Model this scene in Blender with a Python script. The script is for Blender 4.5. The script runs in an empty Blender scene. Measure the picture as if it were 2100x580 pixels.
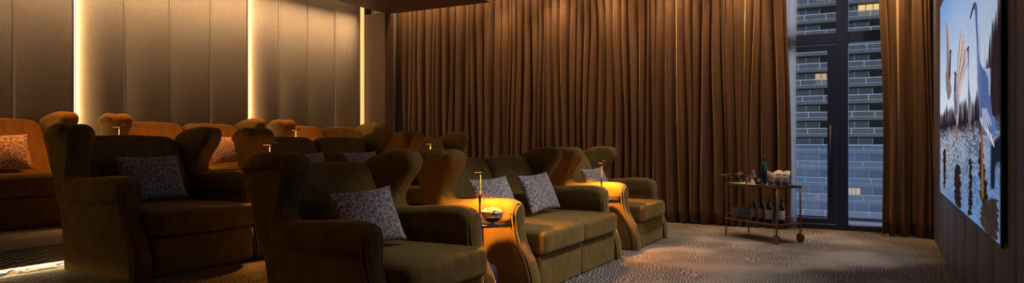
import bpy, bmesh, math, random
import numpy as np
from mathutils import Vector, Matrix
random.seed(7)
S = bpy.context.scene
COL = S.collection
PI = math.pi
# ------------------------------------------------------------------ camera
F_PX, YAW, CAM_H = 1380.0, math.radians(28.84), 1.20
cam = bpy.data.cameras.new('camera'); cam.sensor_width = 36; cam.lens = F_PX / 2100 * 36
cam.clip_end = 600; cam.clip_start = 0.05
cam_o = bpy.data.objects.new('camera', cam); COL.objects.link(cam_o)
cam_o.location = (0, 0, CAM_H); cam_o.rotation_euler = (PI / 2, 0, YAW)
S.camera = cam_o
S.view_settings.view_transform = 'Standard'; S.view_settings.look = 'None'
S.view_settings.gamma = 1; S.view_settings.use_curve_mapping = False
S.view_settings.exposure = 0.0
# room extents
WX0, WX1, WY0, WY1, CEIL = -8.30, 0.55, -1.3, 10.15, 3.95
Z2, Z3 = 0.20, 0.39
STEP1, STEP2 = -3.42, -5.70
# ------------------------------------------------------------------ world
w = bpy.data.worlds.new('world'); S.world = w; w.use_nodes = True
nt = w.node_tree; bg = nt.nodes['Background']
tc = nt.nodes.new('ShaderNodeTexCoord'); sx = nt.nodes.new('ShaderNodeSeparateXYZ')
cr = nt.nodes.new('ShaderNodeValToRGB')
nt.links.new(tc.outputs['Generated'], sx.inputs[0]); nt.links.new(sx.outputs[2], cr.inputs[0])
cr.color_ramp.elements[0].position = 0.0; cr.color_ramp.elements[0].color = (0.60, 0.68, 0.82, 1)
cr.color_ramp.elements[1].position = 0.7; cr.color_ramp.elements[1].color = (0.42, 0.54, 0.82, 1)
nt.links.new(cr.outputs[0], bg.inputs[0]); bg.inputs[1].default_value = 2.0

def aim(o, target):
    d = Vector(target) - Vector(o.location)
    o.rotation_euler = d.to_track_quat('-Z', 'Y').to_euler()

def area(name, loc, target, sx_, sy_, power, col, spread=PI, parent=None):
    l = bpy.data.lights.new(name, 'AREA'); l.shape = 'RECTANGLE'; l.size = sx_; l.size_y = sy_
    l.energy = power; l.color = col; l.spread = spread
    o = bpy.data.objects.new(name, l); COL.objects.link(o); o.location = loc; aim(o, target)
    if parent: o.parent = parent
    return o

def spot(name, loc, target, power, col, ang, blend=0.5, r=0.04, parent=None):
    l = bpy.data.lights.new(name, 'SPOT'); l.energy = power; l.color = col
    l.spot_size = math.radians(ang); l.spot_blend = blend; l.shadow_soft_size = r
    o = bpy.data.objects.new(name, l); COL.objects.link(o); o.location = loc; aim(o, target)
    if parent: o.parent = parent
    return o

WARM = (1.0, 0.60, 0.25); NEUT = (1.0, 0.91, 0.78); AMBER = (1.0, 0.36, 0.04)
# sky light enters through the terrace window (portal only guides the sampling)
pl = area('window_portal', (-0.65, WY1 + 0.12, 1.95), (-0.65, 0, 1.95), 2.1, 3.7, 1, (1, 1, 1)); pl.data.cycles.is_portal = True
# cove strips hidden above the soffit edge, over the curtain and over the panel wall
c1 = area('curtain_cove_light', (-3.65, 9.70, 3.88), (-3.65, 9.90, 2.2), 8.3, 0.04, 60, WARM, math.radians(140))
for k in range(9):
    spot('curtain_cove_spot', (-7.3 + .93 * k, 9.48, 3.86), (-7.3 + .93 * k - .15, 9.86, 1.9), 80 if 2 < k < 7 else 55, WARM, 78, 0.9, 0.02)
spot('curtain_cove_spot', (.15, 9.40, 3.86), (.27, 9.80, 1.7), 65, WARM, 60, 0.9, 0.02)
c2 = area('panel_cove_light', (-7.98, 4.0, 3.86), (-8.35, 4.0, 2.0), 0.05, 10.4, 62, (1.0, 0.68, 0.38), math.radians(34))
c2.rotation_euler = (0, math.radians(18), 0)
c2.data.size = 0.05; c2.data.size_y = 10.4
c3 = area('panel_cove_light', (-8.02, 4.0, 3.88), (-8.35, 4.0, 2.0), 0.04, 10.4, 13, (1.0, 0.68, 0.36), math.radians(150))
c3.rotation_euler = (0, math.radians(35), 0)
# recessed ceiling downlights over the open carpet
for (x, y, tx, ty, p, a) in ((-0.35, 8.0, -0.95, 8.2, 210, 44), (-0.6, 6.2, -1.9, 5.9, 250, 50), (-0.5, 4.6, -2.2, 4.6, 185, 50),
                             (-1.6, 7.4, -2.6, 7.9, 150, 50)):
    spot('downlight', (x, y, CEIL - 0.03), (tx, ty, 0), p, NEUT, a, 0.6, 0.03)
a_ = area('amber_fill', (-7.68, 4.4, 3.47), (-7.68, 4.4, 1.5), 0.05, 7.2, 26, (1.0, 0.27, 0.035), math.radians(24))
a_.rotation_euler = (0, math.radians(1), 0)   # added unseen amber strip below the soffit, turns the back row orange
spot('amber_fill', (-7.45, 7.9, 3.44), (-7.85, 8.75, 1.45), 60, (1.0, 0.27, 0.035), 30, 0.8, 0.04)  # added amber spot, carries the orange fill on to the far sofa
for x_, p_ in ((-2.6, 22), (-4.9, 8)):         # amber spots added out of view to redden the chairs' near sides
    spot('amber_fill', (x_ + .2, -0.6, 3.7), (x_ - .4, 2.9, .8), p_ * 1.3, (1.0, 0.32, 0.08), 44, 0.9, 0.05)
for yy in (1.95 + 2.45 * k for k in range(-1, 3)):
    a_ = area('slot_light', (WX0 + .045, yy + .03, 2.2), (WX0 - .05, yy + .40, 2.2), 3.4, 0.02, 11, (1.0, 0.66, 0.30), math.radians(100))
    a_.rotation_euler = (Vector((-.22, 1, 0)).to_track_quat('-Z', 'X')).to_euler()

# ------------------------------------------------------------------ materials
def new_mat(name):
    m = bpy.data.materials.new(name); m.use_nodes = True
    return m, m.node_tree, m.node_tree.nodes['Principled BSDF']

def simple(name, col, rough=0.5, metal=0.0, emit=None, es=1.0, coat=0.0, bump=0.0, bscale=60, alpha=None, trans=0.0, sheen=0.0):
    m, t, b = new_mat(name)
    b.inputs['Base Color'].default_value = (*col, 1); b.inputs['Roughness'].default_value = rough
    b.inputs['Metallic'].default_value = metal; b.inputs['Coat Weight'].default_value = coat
    b.inputs['Transmission Weight'].default_value = trans
    b.inputs['Sheen Weight'].default_value = sheen
    if emit: b.inputs['Emission Color'].default_value = (*emit, 1); b.inputs['Emission Strength'].default_value = es
    if alpha is not None: b.inputs['Alpha'].default_value = alpha
    n = t.nodes.new('ShaderNodeTexNoise'); n.inputs['Scale'].default_value = bscale; n.inputs['Detail'].default_value = 4
    co = t.nodes.new('ShaderNodeTexCoord'); t.links.new(co.outputs['Object'], n.inputs['Vector'])
    mr = t.nodes.new('ShaderNodeMapRange'); mr.inputs['To Min'].default_value = max(0, rough - 0.04); mr.inputs['To Max'].default_value = min(1, rough + 0.04)
    t.links.new(n.outputs[0], mr.inputs['Value']); t.links.new(mr.outputs[0], b.inputs['Roughness'])
    if bump:
        bp = t.nodes.new('ShaderNodeBump'); bp.inputs['Strength'].default_value = bump; bp.inputs['Distance'].default_value = 0.01
        t.links.new(n.outputs[0], bp.inputs['Height']); t.links.new(bp.outputs[0], b.inputs['Normal'])
    return m

def N(t, kind, **kw):
    n = t.nodes.new(kind)
    for k, v in kw.items(): setattr(n, k, v)
    return n

def mat_velvet(name, c1, c2, sheen=0.8):
    m, t, b = new_mat(name)
    co = N(t, 'ShaderNodeTexCoord'); n1 = N(t, 'ShaderNodeTexNoise'); n1.inputs['Scale'].default_value = 9; n1.inputs['Detail'].default_value = 6
    n1.inputs['Distortion'].default_value = 0.8
    mp = N(t, 'ShaderNodeMapping'); mp.inputs['Scale'].default_value = (1, 1.6, 0.7)
    t.links.new(co.outputs['Object'], mp.inputs[0]); t.links.new(mp.outputs[0], n1.inputs['Vector'])
    r = N(t, 'ShaderNodeValToRGB'); r.color_ramp.elements[0].position = 0.36; r.color_ramp.elements[1].position = 0.66
    r.color_ramp.elements[0].color = (*c1, 1); r.color_ramp.elements[1].color = (*c2, 1)
    t.links.new(n1.outputs[0], r.inputs[0]); t.links.new(r.outputs[0], b.inputs['Base Color'])
    n2 = N(t, 'ShaderNodeTexNoise'); n2.inputs['Scale'].default_value = 260; n2.inputs['Detail'].default_value = 3
    t.links.new(co.outputs['Object'], n2.inputs['Vector'])
    bp = N(t, 'ShaderNodeBump'); bp.inputs['Strength'].default_value = 0.25; bp.inputs['Distance'].default_value = 0.002
    t.links.new(n2.outputs[0], bp.inputs['Height']); t.links.new(bp.outputs[0], b.inputs['Normal'])
    b.inputs['Roughness'].default_value = 0.95; b.inputs['Sheen Weight'].default_value = sheen
    b.inputs['Sheen Roughness'].default_value = 0.3; b.inputs['Sheen Tint'].default_value = (1.0, 0.74, 0.34, 1)
    b.inputs['Specular IOR Level'].default_value = 0.1
    return m

def mat_curtain():
    m, t, b = new_mat('curtain velvet')
    co = N(t, 'ShaderNodeTexCoord')
    mp = N(t, 'ShaderNodeMapping'); mp.inputs['Scale'].default_value = (7, 7, 120)
    n = N(t, 'ShaderNodeTexNoise'); n.inputs['Scale'].default_value = 1.0; n.inputs['Detail'].default_value = 5
    t.links.new(co.outputs['Object'], mp.inputs[0]); t.links.new(mp.outputs[0], n.inputs['Vector'])
    r = N(t, 'ShaderNodeValToRGB'); r.color_ramp.elements[0].position = 0.3; r.color_ramp.elements[1].position = 0.75
    r.color_ramp.elements[0].color = (0.115, 0.058, 0.036, 1); r.color_ramp.elements[1].color = (0.185, 0.098, 0.062, 1)
    t.links.new(n.outputs[0], r.inputs[0]); t.links.new(r.outputs[0], b.inputs['Base Color'])
    bp = N(t, 'ShaderNodeBump'); bp.inputs['Strength'].default_value = 0.25; bp.inputs['Distance'].default_value = 0.003
    t.links.new(n.outputs[0], bp.inputs['Height']); t.links.new(bp.outputs[0], b.inputs['Normal'])
    b.inputs['Roughness'].default_value = 0.6; b.inputs['Sheen Weight'].default_value = 0.8
    b.inputs['Sheen Roughness'].default_value = 0.3; b.inputs['Sheen Tint'].default_value = (1.0, 0.75, 0.5, 1)
    return m

def mat_carpet():
    m, t, b = new_mat('sculpted carpet')
    co = N(t, 'ShaderNodeTexCoord')
    # three scales of warping bend the ribs into drifting dune-like ripples
    def warp(src, scale, amt, detail=2):
        n = N(t, 'ShaderNodeTexNoise'); n.inputs['Scale'].default_value = scale; n.inputs['Detail'].default_value = detail
        t.links.new(co.outputs['Object'], n.inputs['Vector'])
        s = N(t, 'ShaderNodeVectorMath', operation='SUBTRACT'); s.inputs[1].default_value = (0.5, 0.5, 0.5); t.links.new(n.outputs['Color'], s.inputs[0])
        k = N(t, 'ShaderNodeVectorMath', operation='SCALE'); k.inputs['Scale'].default_value = amt; t.links.new(s.outputs[0], k.inputs[0])
        a = N(t, 'ShaderNodeVectorMath', operation='ADD'); t.links.new(src, a.inputs[0]); t.links.new(k.outputs[0], a.inputs[1])
        return a.outputs[0]
    zs_ = N(t, 'ShaderNodeSeparateXYZ'); t.links.new(co.outputs['Object'], zs_.inputs[0])
    ax_ = N(t, 'ShaderNodeMath', operation='ADD'); t.links.new(zs_.outputs[0], ax_.inputs[0]); t.links.new(zs_.outputs[2], ax_.inputs[1])
    cx_ = N(t, 'ShaderNodeCombineXYZ'); t.links.new(ax_.outputs[0], cx_.inputs[0]); t.links.new(zs_.outputs[1], cx_.inputs[1])
    v = warp(cx_.outputs[0], 0.55, 1.0, 1.5); v = warp(v, 2.6, 0.20); v = warp(v, 8, 0.075, 2); v = warp(v, 22, 0.03, 2)
    mp = N(t, 'ShaderNodeMapping'); mp.inputs['Rotation'].default_value = (0, 0, math.radians(-18)); t.links.new(v, mp.inputs[0])
    wv = N(t, 'ShaderNodeTexWave', wave_type='BANDS', bands_direction='X'); wv.inputs['Scale'].default_value = 11.5
    wv.inputs['Distortion'].default_value = 0.6; wv.inputs['Detail'].default_value = 2; wv.inputs['Detail Scale'].default_value = 3
    t.links.new(mp.outputs[0], wv.inputs['Vector'])
    # pile height fades out in drifts
    dn = N(t, 'ShaderNodeTexNoise'); dn.inputs['Scale'].default_value = 1.1; dn.inputs['Detail'].default_value = 3; t.links.new(co.outputs['Object'], dn.inputs['Vector'])
    dr = N(t, 'ShaderNodeMapRange'); dr.inputs['From Min'].default_value = 0.36; dr.inputs['From Max'].default_value = 0.56
    dr.inputs['To Min'].default_value = 0.35; dr.inputs['To Max'].default_value = 1.0; t.links.new(dn.outputs[0], dr.inputs['Value'])
    fz = N(t, 'ShaderNodeTexNoise'); fz.inputs['Scale'].default_value = 150; fz.inputs['Detail'].default_value = 3; t.links.new(co.outputs['Object'], fz.inputs['Vector'])
    inv = N(t, 'ShaderNodeMath', operation='SUBTRACT'); inv.inputs[0].default_value = 1; t.links.new(wv.outputs['Fac'], inv.inputs[1])
    mul = N(t, 'ShaderNodeMath', operation='MULTIPLY'); t.links.new(inv.outputs[0], mul.inputs[0]); t.links.new(dr.outputs[0], mul.inputs[1])
    r = N(t, 'ShaderNodeValToRGB'); r.color_ramp.elements[0].position = 0.25; r.color_ramp.elements[1].position = 0.75
    r.color_ramp.elements[0].color = (0.31, 0.275, 0.26, 1); r.color_ramp.elements[1].color = (0.10, 0.083, 0.078, 1)
    t.links.new(mul.outputs[0], r.inputs[0])
    mx = N(t, 'ShaderNodeMix', data_type='RGBA', blend_type='MULTIPLY'); mx.inputs['Factor'].default_value = 0.45
    t.links.new(r.outputs[0], mx.inputs['A']); t.links.new(fz.outputs['Color'], mx.inputs['B']); 
    hs = N(t, 'ShaderNodeHueSaturation'); hs.inputs['Saturation'].default_value = 0.9; hs.inputs['Value'].default_value = 1.3
    t.links.new(mx.outputs['Result'], hs.inputs['Color']); t.links.new(hs.outputs[0], b.inputs['Base Color'])
    hm = N(t, 'ShaderNodeMath', operation='MULTIPLY_ADD'); hm.inputs[1].default_value = -1.0; t.links.new(mul.outputs[0], hm.inputs[0])
    fs = N(t, 'ShaderNodeMath', operation='MULTIPLY'); fs.inputs[1].default_value = 0.35; t.links.new(fz.outputs[0], fs.inputs[0]); t.links.new(fs.outputs[0], hm.inputs[2])
    bp = N(t, 'ShaderNodeBump'); bp.inputs['Strength'].default_value = 1.0; bp.inputs['Distance'].default_value = 0.012
    t.links.new(hm.outputs[0], bp.inputs['Height']); t.links.new(bp.outputs[0], b.inputs['Normal'])
    b.inputs['Roughness'].default_value = 0.95; b.inputs['Specular IOR Level'].default_value = 0.15
    return m

def mat_weave(name, ca, cb, scale=58):
    m, t, b = new_mat(name)
    co = N(t, 'ShaderNodeTexCoord'); mp = N(t, 'ShaderNodeMapping'); mp.inputs['Rotation'].default_value = (math.radians(45), 0, 0)
    t.links.new(co.outputs['Object'], mp.inputs[0])
    v = N(t, 'ShaderNodeTexBrick'); v.offset = 0.5; v.inputs['Scale'].default_value = scale; v.inputs['Mortar Size'].default_value = 0.06
    v.inputs['Brick Width'].default_value = 1.5; v.inputs['Row Height'].default_value = 0.75
    sp = N(t, 'ShaderNodeSeparateXYZ'); cb_ = N(t, 'ShaderNodeCombineXYZ'); t.links.new(mp.outputs[0], sp.inputs[0])
    t.links.new(sp.outputs[1], cb_.inputs[0]); t.links.new(sp.outputs[2], cb_.inputs[1]); t.links.new(cb_.outputs[0], v.inputs['Vector'])
    v.inputs['Color1'].default_value = (*ca, 1); v.inputs['Color2'].default_value = (*[0.82 * q for q in ca], 1); v.inputs['Mortar'].default_value = (*cb, 1)
    v.inputs['Mortar Smooth'].default_value = 0.3; v.inputs['Mortar Size'].default_value = 0.16
    t.links.new(v.outputs['Color'], b.inputs['Base Color'])
    bp = N(t, 'ShaderNodeBump'); bp.invert = True; bp.inputs['Strength'].default_value = 0.6; bp.inputs['Distance'].default_value = 0.003
    t.links.new(v.outputs['Fac'], bp.inputs['Height']); t.links.new(bp.outputs[0], b.inputs['Normal'])
    b.inputs['Roughness'].default_value = 0.8
    return m

def mat_pillow():
    m, t, b = new_mat('cracked pattern cushion linen')
    co = N(t, 'ShaderNodeTexCoord')
    n = N(t, 'ShaderNodeTexNoise'); n.inputs['Scale'].default_value = 14; t.links.new(co.outputs['Object'], n.inputs['Vector'])
    k = N(t, 'ShaderNodeVectorMath', operation='SCALE'); k.inputs['Scale'].default_value = 0.06; t.links.new(n.outputs['Color'], k.inputs[0])
    a = N(t, 'ShaderNodeVectorMath', operation='ADD'); t.links.new(co.outputs['Object'], a.inputs[0]); t.links.new(k.outputs[0], a.inputs[1])
    mp = N(t, 'ShaderNodeMapping'); mp.inputs['Scale'].default_value = (1, 1, 0.15); t.links.new(a.outputs[0], mp.inputs[0])
    v = N(t, 'ShaderNodeTexVoronoi', feature='DISTANCE_TO_EDGE'); v.inputs['Scale'].default_value = 30; t.links.new(mp.outputs[0], v.inputs['Vector'])
    r = N(t, 'ShaderNodeValToRGB'); r.color_ramp.elements[0].position = 0.06; r.color_ramp.elements[1].position = 0.12
    r.color_ramp.elements[0].color = (0.52, 0.48, 0.52, 1); r.color_ramp.elements[1].color = (0.185, 0.160, 0.190, 1)
    t.links.new(v.outputs[0], r.inputs[0]); t.links.new(r.outputs[0], b.inputs['Base Color'])
    n2 = N(t, 'ShaderNodeTexNoise'); n2.inputs['Scale'].default_value = 300; t.links.new(co.outputs['Object'], n2.inputs['Vector'])
    bp = N(t, 'ShaderNodeBump'); bp.inputs['Strength'].default_value = 0.3; bp.inputs['Distance'].default_value = 0.002
    t.links.new(n2.outputs[0], bp.inputs['Height']); t.links.new(bp.outputs[0], b.inputs['Normal'])
    b.inputs['Roughness'].default_value = 0.85; b.inputs['Sheen Weight'].default_value = 0.2
    return m

def mat_pane(name, tint, gloss=0.08, milk=0.0, milkcol=(1, 1, 1)):
    m = bpy.data.materials.new(name); m.use_nodes = True; t = m.node_tree
    for n in list(t.nodes): t.nodes.remove(n)
    out = N(t, 'ShaderNodeOutputMaterial'); tr = N(t, 'ShaderNodeBsdfTransparent'); tr.inputs[0].default_value = (*tint, 1)
    gl = N(t, 'ShaderNodeBsdfGlossy'); gl.inputs['Roughness'].default_value = 0.02
    fr = N(t, 'ShaderNodeFresnel'); fr.inputs[0].default_value = 1.45
    mul = N(t, 'ShaderNodeMath', operation='MULTIPLY_ADD'); mul.inputs[1].default_value = 1.0; mul.inputs[2].default_value = gloss; t.links.new(fr.outputs[0], mul.inputs[0])
    mx = N(t, 'ShaderNodeMixShader'); t.links.new(mul.outputs[0], mx.inputs[0]); t.links.new(tr.outputs[0], mx.inputs[1]); t.links.new(gl.outputs[0], mx.inputs[2])
    last = mx.outputs[0]
    if milk:
        df = N(t, 'ShaderNodeBsdfTranslucent'); df.inputs[0].default_value = (*milkcol, 1)
        m2 = N(t, 'ShaderNodeMixShader'); m2.inputs[0].default_value = milk; t.links.new(last, m2.inputs[1]); t.links.new(df.outputs[0], m2.inputs[2]); last = m2.outputs[0]
    t.links.new(last, out.inputs[0])
    return m

M = {}
M['velvet'] = mat_velvet('mustard olive velvet', (0.162, 0.108, 0.034), (0.220, 0.150, 0.052), 0.5)
M['piping'] = simple('velvet piping', (0.19, 0.135, 0.055), 0.8, sheen=0.6)
M['curtain'] = mat_curtain()
M['carpet'] = mat_carpet()
M['panel'] = mat_weave('woven wall fabric', (0.37, 0.29, 0.215), (0.14, 0.10, 0.07))
M['trimm'] = simple('bronze edge trim', (0.34, 0.29, 0.26), 0.5, 0.2)
M['soffit'] = simple('dark walnut lacquer', (0.075, 0.036, 0.022), 0.55, bump=0.05, bscale=30)
M['pier'] = simple('dark brown lacquered pier', (0.10, 0.055, 0.042), 0.5)
M['pale'] = simple('pale plaster', (0.40, 0.31, 0.26), 0.8)
M['ceil'] = simple('ceiling paint', (0.40, 0.33, 0.27), 0.9)
M['dark'] = simple('dark wall paint', (0.10, 0.075, 0.06), 0.9)
M['lilac'] = simple('grey lilac upholstered leather', (0.15, 0.145, 0.225), 0.5, bump=0.15, bscale=90)
M['led'] = simple('warm led strip', (1, 0.8, 0.5), 0.5, emit=(1.0, 0.70, 0.33), es=9.0)
M['ledtape'] = simple('under step led tape', (1, 0.8, 0.5), 0.5, emit=(1.0, 0.72, 0.36), es=60.0)
M['ledwide'] = simple('warm led diffuser', (1, 0.8, 0.5), 0.5, emit=(1.0, 0.60, 0.20), es=1.05)
M['alu'] = simple('navy black aluminium', (0.018, 0.034, 0.12), 0.4)
M['pane'] = mat_pane('window glass', (0.92, 0.95, 0.97), 0.07)
M['frost'] = mat_pane('milky balustrade glass', (0.88, 0.93, 1.0), 0.10, 0.09, (0.66, 0.76, 0.95))
M['pillow'] = mat_pillow()
M['brass'] = simple('aged brass', (0.24, 0.135, 0.08), 0.35, 0.9)
M['bronze'] = simple('dark bronze', (0.022, 0.014, 0.012), 0.6, 0.3)
M['blue'] = simple('deep blue lacquer', (0.010, 0.018, 0.055), 0.15, coat=0.6)
M['bluepile'] = simple('deep blue pebbled finish', (0.03, 0.05, 0.22), 0.6, bump=0.9, bscale=160)
M['glow'] = simple('amber lamp lens', (1, 0.6, 0.2), 0.5, emit=(1.0, 0.36, 0.07), es=2.5)
M['silver'] = simple('polished silver', (0.62, 0.60, 0.60), 0.16, 1.0)
M['popcorn'] = simple('popcorn', (0.70, 0.60, 0.46), 0.8, bump=0.4, bscale=120)
M['glass'] = mat_pane('clear glass', (0.88, 0.90, 0.92), 0.05)
M['cut'] = mat_pane('cut crystal', (0.78, 0.76, 0.80), 0.06, 0.06)
M['pinkdrink'] = simple('pink drink', (0.75, 0.16, 0.11), 0.15, coat=0.5)
M['cherry'] = simple('dark red berries', (0.30, 0.03, 0.035), 0.25, coat=0.5)
M['amber'] = simple('amber nuts', (0.30, 0.10, 0.03), 0.4, bump=0.8, bscale=60)
M['green'] = simple('dark green bottle glass', (0.008, 0.055, 0.020), 0.06, coat=0.8)
M['brownglass'] = simple('dark brown bottle glass', (0.030, 0.010, 0.006), 0.06, coat=0.8)
M['blackglass'] = simple('black bottle glass', (0.008, 0.008, 0.010), 0.06, coat=0.8)
M['redliq'] = simple('reddish spirit glass', (0.11, 0.018, 0.010), 0.06, coat=0.8)
M['label'] = simple('cream paper label', (0.55, 0.50, 0.44), 0.7)
M['tanlabel'] = simple('tan paper label', (0.24, 0.18, 0.12), 0.7)
M['foil'] = simple('black capsule foil', (0.012, 0.012, 0.014), 0.3)
M['pinkfoil'] = simple('dull pink capsule foil', (0.30, 0.15, 0.13), 0.4)
M['paper'] = simple('cream paper cone', (0.58, 0.42, 0.30), 0.7)
M['cup'] = simple('smoky tumbler glass', (0.22, 0.19, 0.24), 0.12, alpha=0.75, coat=0.6)
M['napkin'] = simple('white linen', (0.62, 0.56, 0.52), 0.8, bump=0.2)
M['leaf'] = simple('pale green garnish', (0.42, 0.42, 0.16), 0.6)
M['sheer'] = mat_pane('white sheer voile', (0.55, 0.57, 0.60), 0.0, 0.65, (0.9, 0.9, 0.92))
M['bezel'] = simple('black screen bezel', (0.006, 0.006, 0.008), 0.25)
M['concrete'] = simple('balcony concrete', (0.4, 0.4, 0.42), 0.8)
M['bwall'] = simple('dark facade render', (0.018, 0.018, 0.020), 0.8)
M['bslab'] = simple('taupe concrete slab', (0.085, 0.078, 0.075), 0.8)
M['rail'] = simple('white railing paint', (0.42, 0.43, 0.46), 0.5)
M['bglass'] = simple('dim facade window', (0.015, 0.022, 0.026), 0.1)
M['bglass2'] = simple('teal curtained window', (0.035, 0.065, 0.07), 0.3)
M['litglass'] = simple('lit apartment window', (0.3, 0.2, 0.1), 0.4, emit=(1.0, 0.62, 0.18), es=1.1)
M['litglass2'] = simple('softly lit apartment window', (0.3, 0.2, 0.1), 0.4, emit=(1.0, 0.62, 0.34), es=0.55)
M['railglass'] = mat_pane('railing glass', (0.42, 0.42, 0.46), 0.05)

# ------------------------------------------------------------------ object helpers
def obj(name, me_or_bm, mat, parent=None, smooth=True, kind=None, loc=None, rot=None):
    if isinstance(me_or_bm, bmesh.types.BMesh):
        bmesh.ops.recalc_face_normals(me_or_bm, faces=me_or_bm.faces)
        me = bpy.data.meshes.new(name); me_or_bm.to_mesh(me); me_or_bm.free()
    else: me = me_or_bm
    if not me.materials: me.materials.append(mat)
    if smooth: me.polygons.foreach_set('use_smooth', [True] * len(me.polygons))
    o = bpy.data.objects.new(name, me); COL.objects.link(o)
    if parent: o.parent = parent
    if kind: o['kind'] = kind
    if loc is not None: o.location = loc
    if rot is not None: o.rotation_euler = rot
    return o

def empty(name, loc=(0, 0, 0), rz=0):
    o = bpy.data.objects.new(name, None); COL.objects.link(o); o.location = loc; o.rotation_euler = (0, 0, rz)
    o.empty_display_size = 0.1
    return o

def tag(o, label, cat, group=None):
    o['label'] = label; o['category'] = cat
    if group: o['group'] = group
    elif 'group' in o: del o['group']
    return o

def copy_tree(o, parent=None):
    c = o.copy(); COL.objects.link(c)
    if parent: c.parent = parent
    for ch in list(o.children): copy_tree(ch, c)
    return c

def box(bm, x0, x1, y0, y1, z0, z1, bev=0.0, seg=2):
    vs = [bm.verts.new((x, y, z)) for x in (x0, x1) for y in (y0, y1) for z in (z0, z1)]
    fs = []
    for f in ((0, 1, 3, 2), (4, 6, 7, 5), (0, 4, 5, 1), (2, 3, 7, 6), (0, 2, 6, 4), (1, 5, 7, 3)):
        fs.append(bm.faces.new([vs[i] for i in f]))
    if bev:
        es = list({e for f in fs for e in f.edges})
        bmesh.ops.bevel(bm, geom=es, offset=bev, segments=seg, profile=0.5, affect='EDGES')
    return bm

def boxbm(*a, **k):
    return box(bmesh.new(), *a, **k)

def catmull(pts, n=6, closed=True):
    out = []; L = len(pts)
    rng = range(L) if closed else range(L - 1)
    for i in rng:
        if closed: p0, p1, p2, p3 = pts[i - 1], pts[i], pts[(i + 1) % L], pts[(i + 2) % L]
        else: p0, p1, p2, p3 = pts[max(i - 1, 0)], pts[i], pts[i + 1], pts[min(i + 2, L - 1)]
        for k in range(n):
            t = k / n
            out.append(tuple(0.5 * ((2 * b) + (-a + c) * t + (2 * a - 5 * b + 4 * c - d) * t * t + (-a + 3 * b - 3 * c + d) * t ** 3)
                             for a, b, c, d in zip(p0, p1, p2, p3)))
    if not closed: out.append(tuple(pts[-1]))
    return out

def poly_solid(bm, pts, y0, y1, bev=0.0, seg=3, plane='xz'):
    def P(u, v, d): return (u, d, v) if plane == 'xz' else (d, u, v) if plane == 'yz' else (u, v, d)
    a = [bm.verts.new(P(u, v, y0)) for u, v in pts]; b = [bm.verts.new(P(u, v, y1)) for u, v in pts]
    f0 = bm.faces.new(a); f1 = bm.faces.new(b[::-1]); n = len(pts)
    for i in range(n): bm.faces.new((a[i], b[i], b[(i + 1) % n], a[(i + 1) % n]))
    if bev:
        es = list(f0.edges) + list(f1.edges)
        bmesh.ops.bevel(bm, geom=es, offset=bev, segments=seg, profile=0.5, affect='EDGES', clamp_overlap=False)
    return bm

def tube(bm, pts, r, n=8, closed=False, caps=True):
    pts = [Vector(p) for p in pts]; L = len(pts); rings = []
    up = Vector((0, 0, 1)); last = None
    for i, p in enumerate(pts):
        if closed: d = pts[(i + 1) % L] - pts[i - 1]
        else: d = pts[min(i + 1, L - 1)] - pts[max(i - 1, 0)]
        d.normalize()
        if last is None:
            a = d.cross(up if abs(d.z) < 0.9 else Vector((1, 0, 0))).normalized()
        else:
            a = (last - d * last.dot(d)).normalized()
        last = a; b = d.cross(a)
        rr = r[i] if isinstance(r, (list, tuple)) else r
        rings.append([bm.verts.new(p + a * math.cos(2 * PI * k / n) * rr + b * math.sin(2 * PI * k / n) * rr) for k in range(n)])
    for i in range(L if closed else L - 1):
        A, B = rings[i], rings[(i + 1) % L]
        for k in range(n): bm.faces.new((A[k], A[(k + 1) % n], B[(k + 1) % n], B[k]))
    if caps and not closed: bm.faces.new(rings[0][::-1]); bm.faces.new(rings[-1])
    return bm

def lathe(bm, prof, n=24, cx=0, cy=0):
    rings = []
    for r, z in prof:
        if r < 1e-5: rings.append([bm.verts.new((cx, cy, z))])
        else: rings.append([bm.verts.new((cx + r * math.cos(2 * PI * k / n), cy + r * math.sin(2 * PI * k / n), z)) for k in range(n)])
    for A, B in zip(rings, rings[1:]):
        for k in range(n):
            k2 = (k + 1) % n
            if len(A) == 1 and len(B) == 1: continue
            if len(A) == 1: bm.faces.new((A[0], B[k], B[k2]))
            elif len(B) == 1: bm.faces.new((A[k], A[k2], B[0]))
            else: bm.faces.new((A[k], A[k2], B[k2], B[k]))
    return bm

def remesh(bm, voxel=0.012, smooth=4, warp=None):
    """union of overlapping padded solids into one soft skin"""
    bmesh.ops.recalc_face_normals(bm, faces=bm.faces)
    me = bpy.data.meshes.new('tmp'); bm.to_mesh(me); bm.free()
    o = bpy.data.objects.new('tmp', me); COL.objects.link(o)
    r = o.modifiers.new('r', 'REMESH'); r.mode = 'VOXEL'; r.voxel_size = voxel; r.adaptivity = 0
    if smooth:
        s = o.modifiers.new('s', 'SMOOTH'); s.factor = 0.5; s.iterations = smooth
    dg = bpy.context.evaluated_depsgraph_get(); dg.update()
    m2 = bpy.data.meshes.new_from_object(o.evaluated_get(dg))
    bpy.data.objects.remove(o); bpy.data.meshes.remove(me)
    if warp:
        co = np.empty(len(m2.vertices) * 3, 'f'); m2.vertices.foreach_get('co', co); co = co.reshape(-1, 3)
        co = warp(co); m2.vertices.foreach_set('co', co.astype('f').ravel()); m2.update()
    return m2

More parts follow.
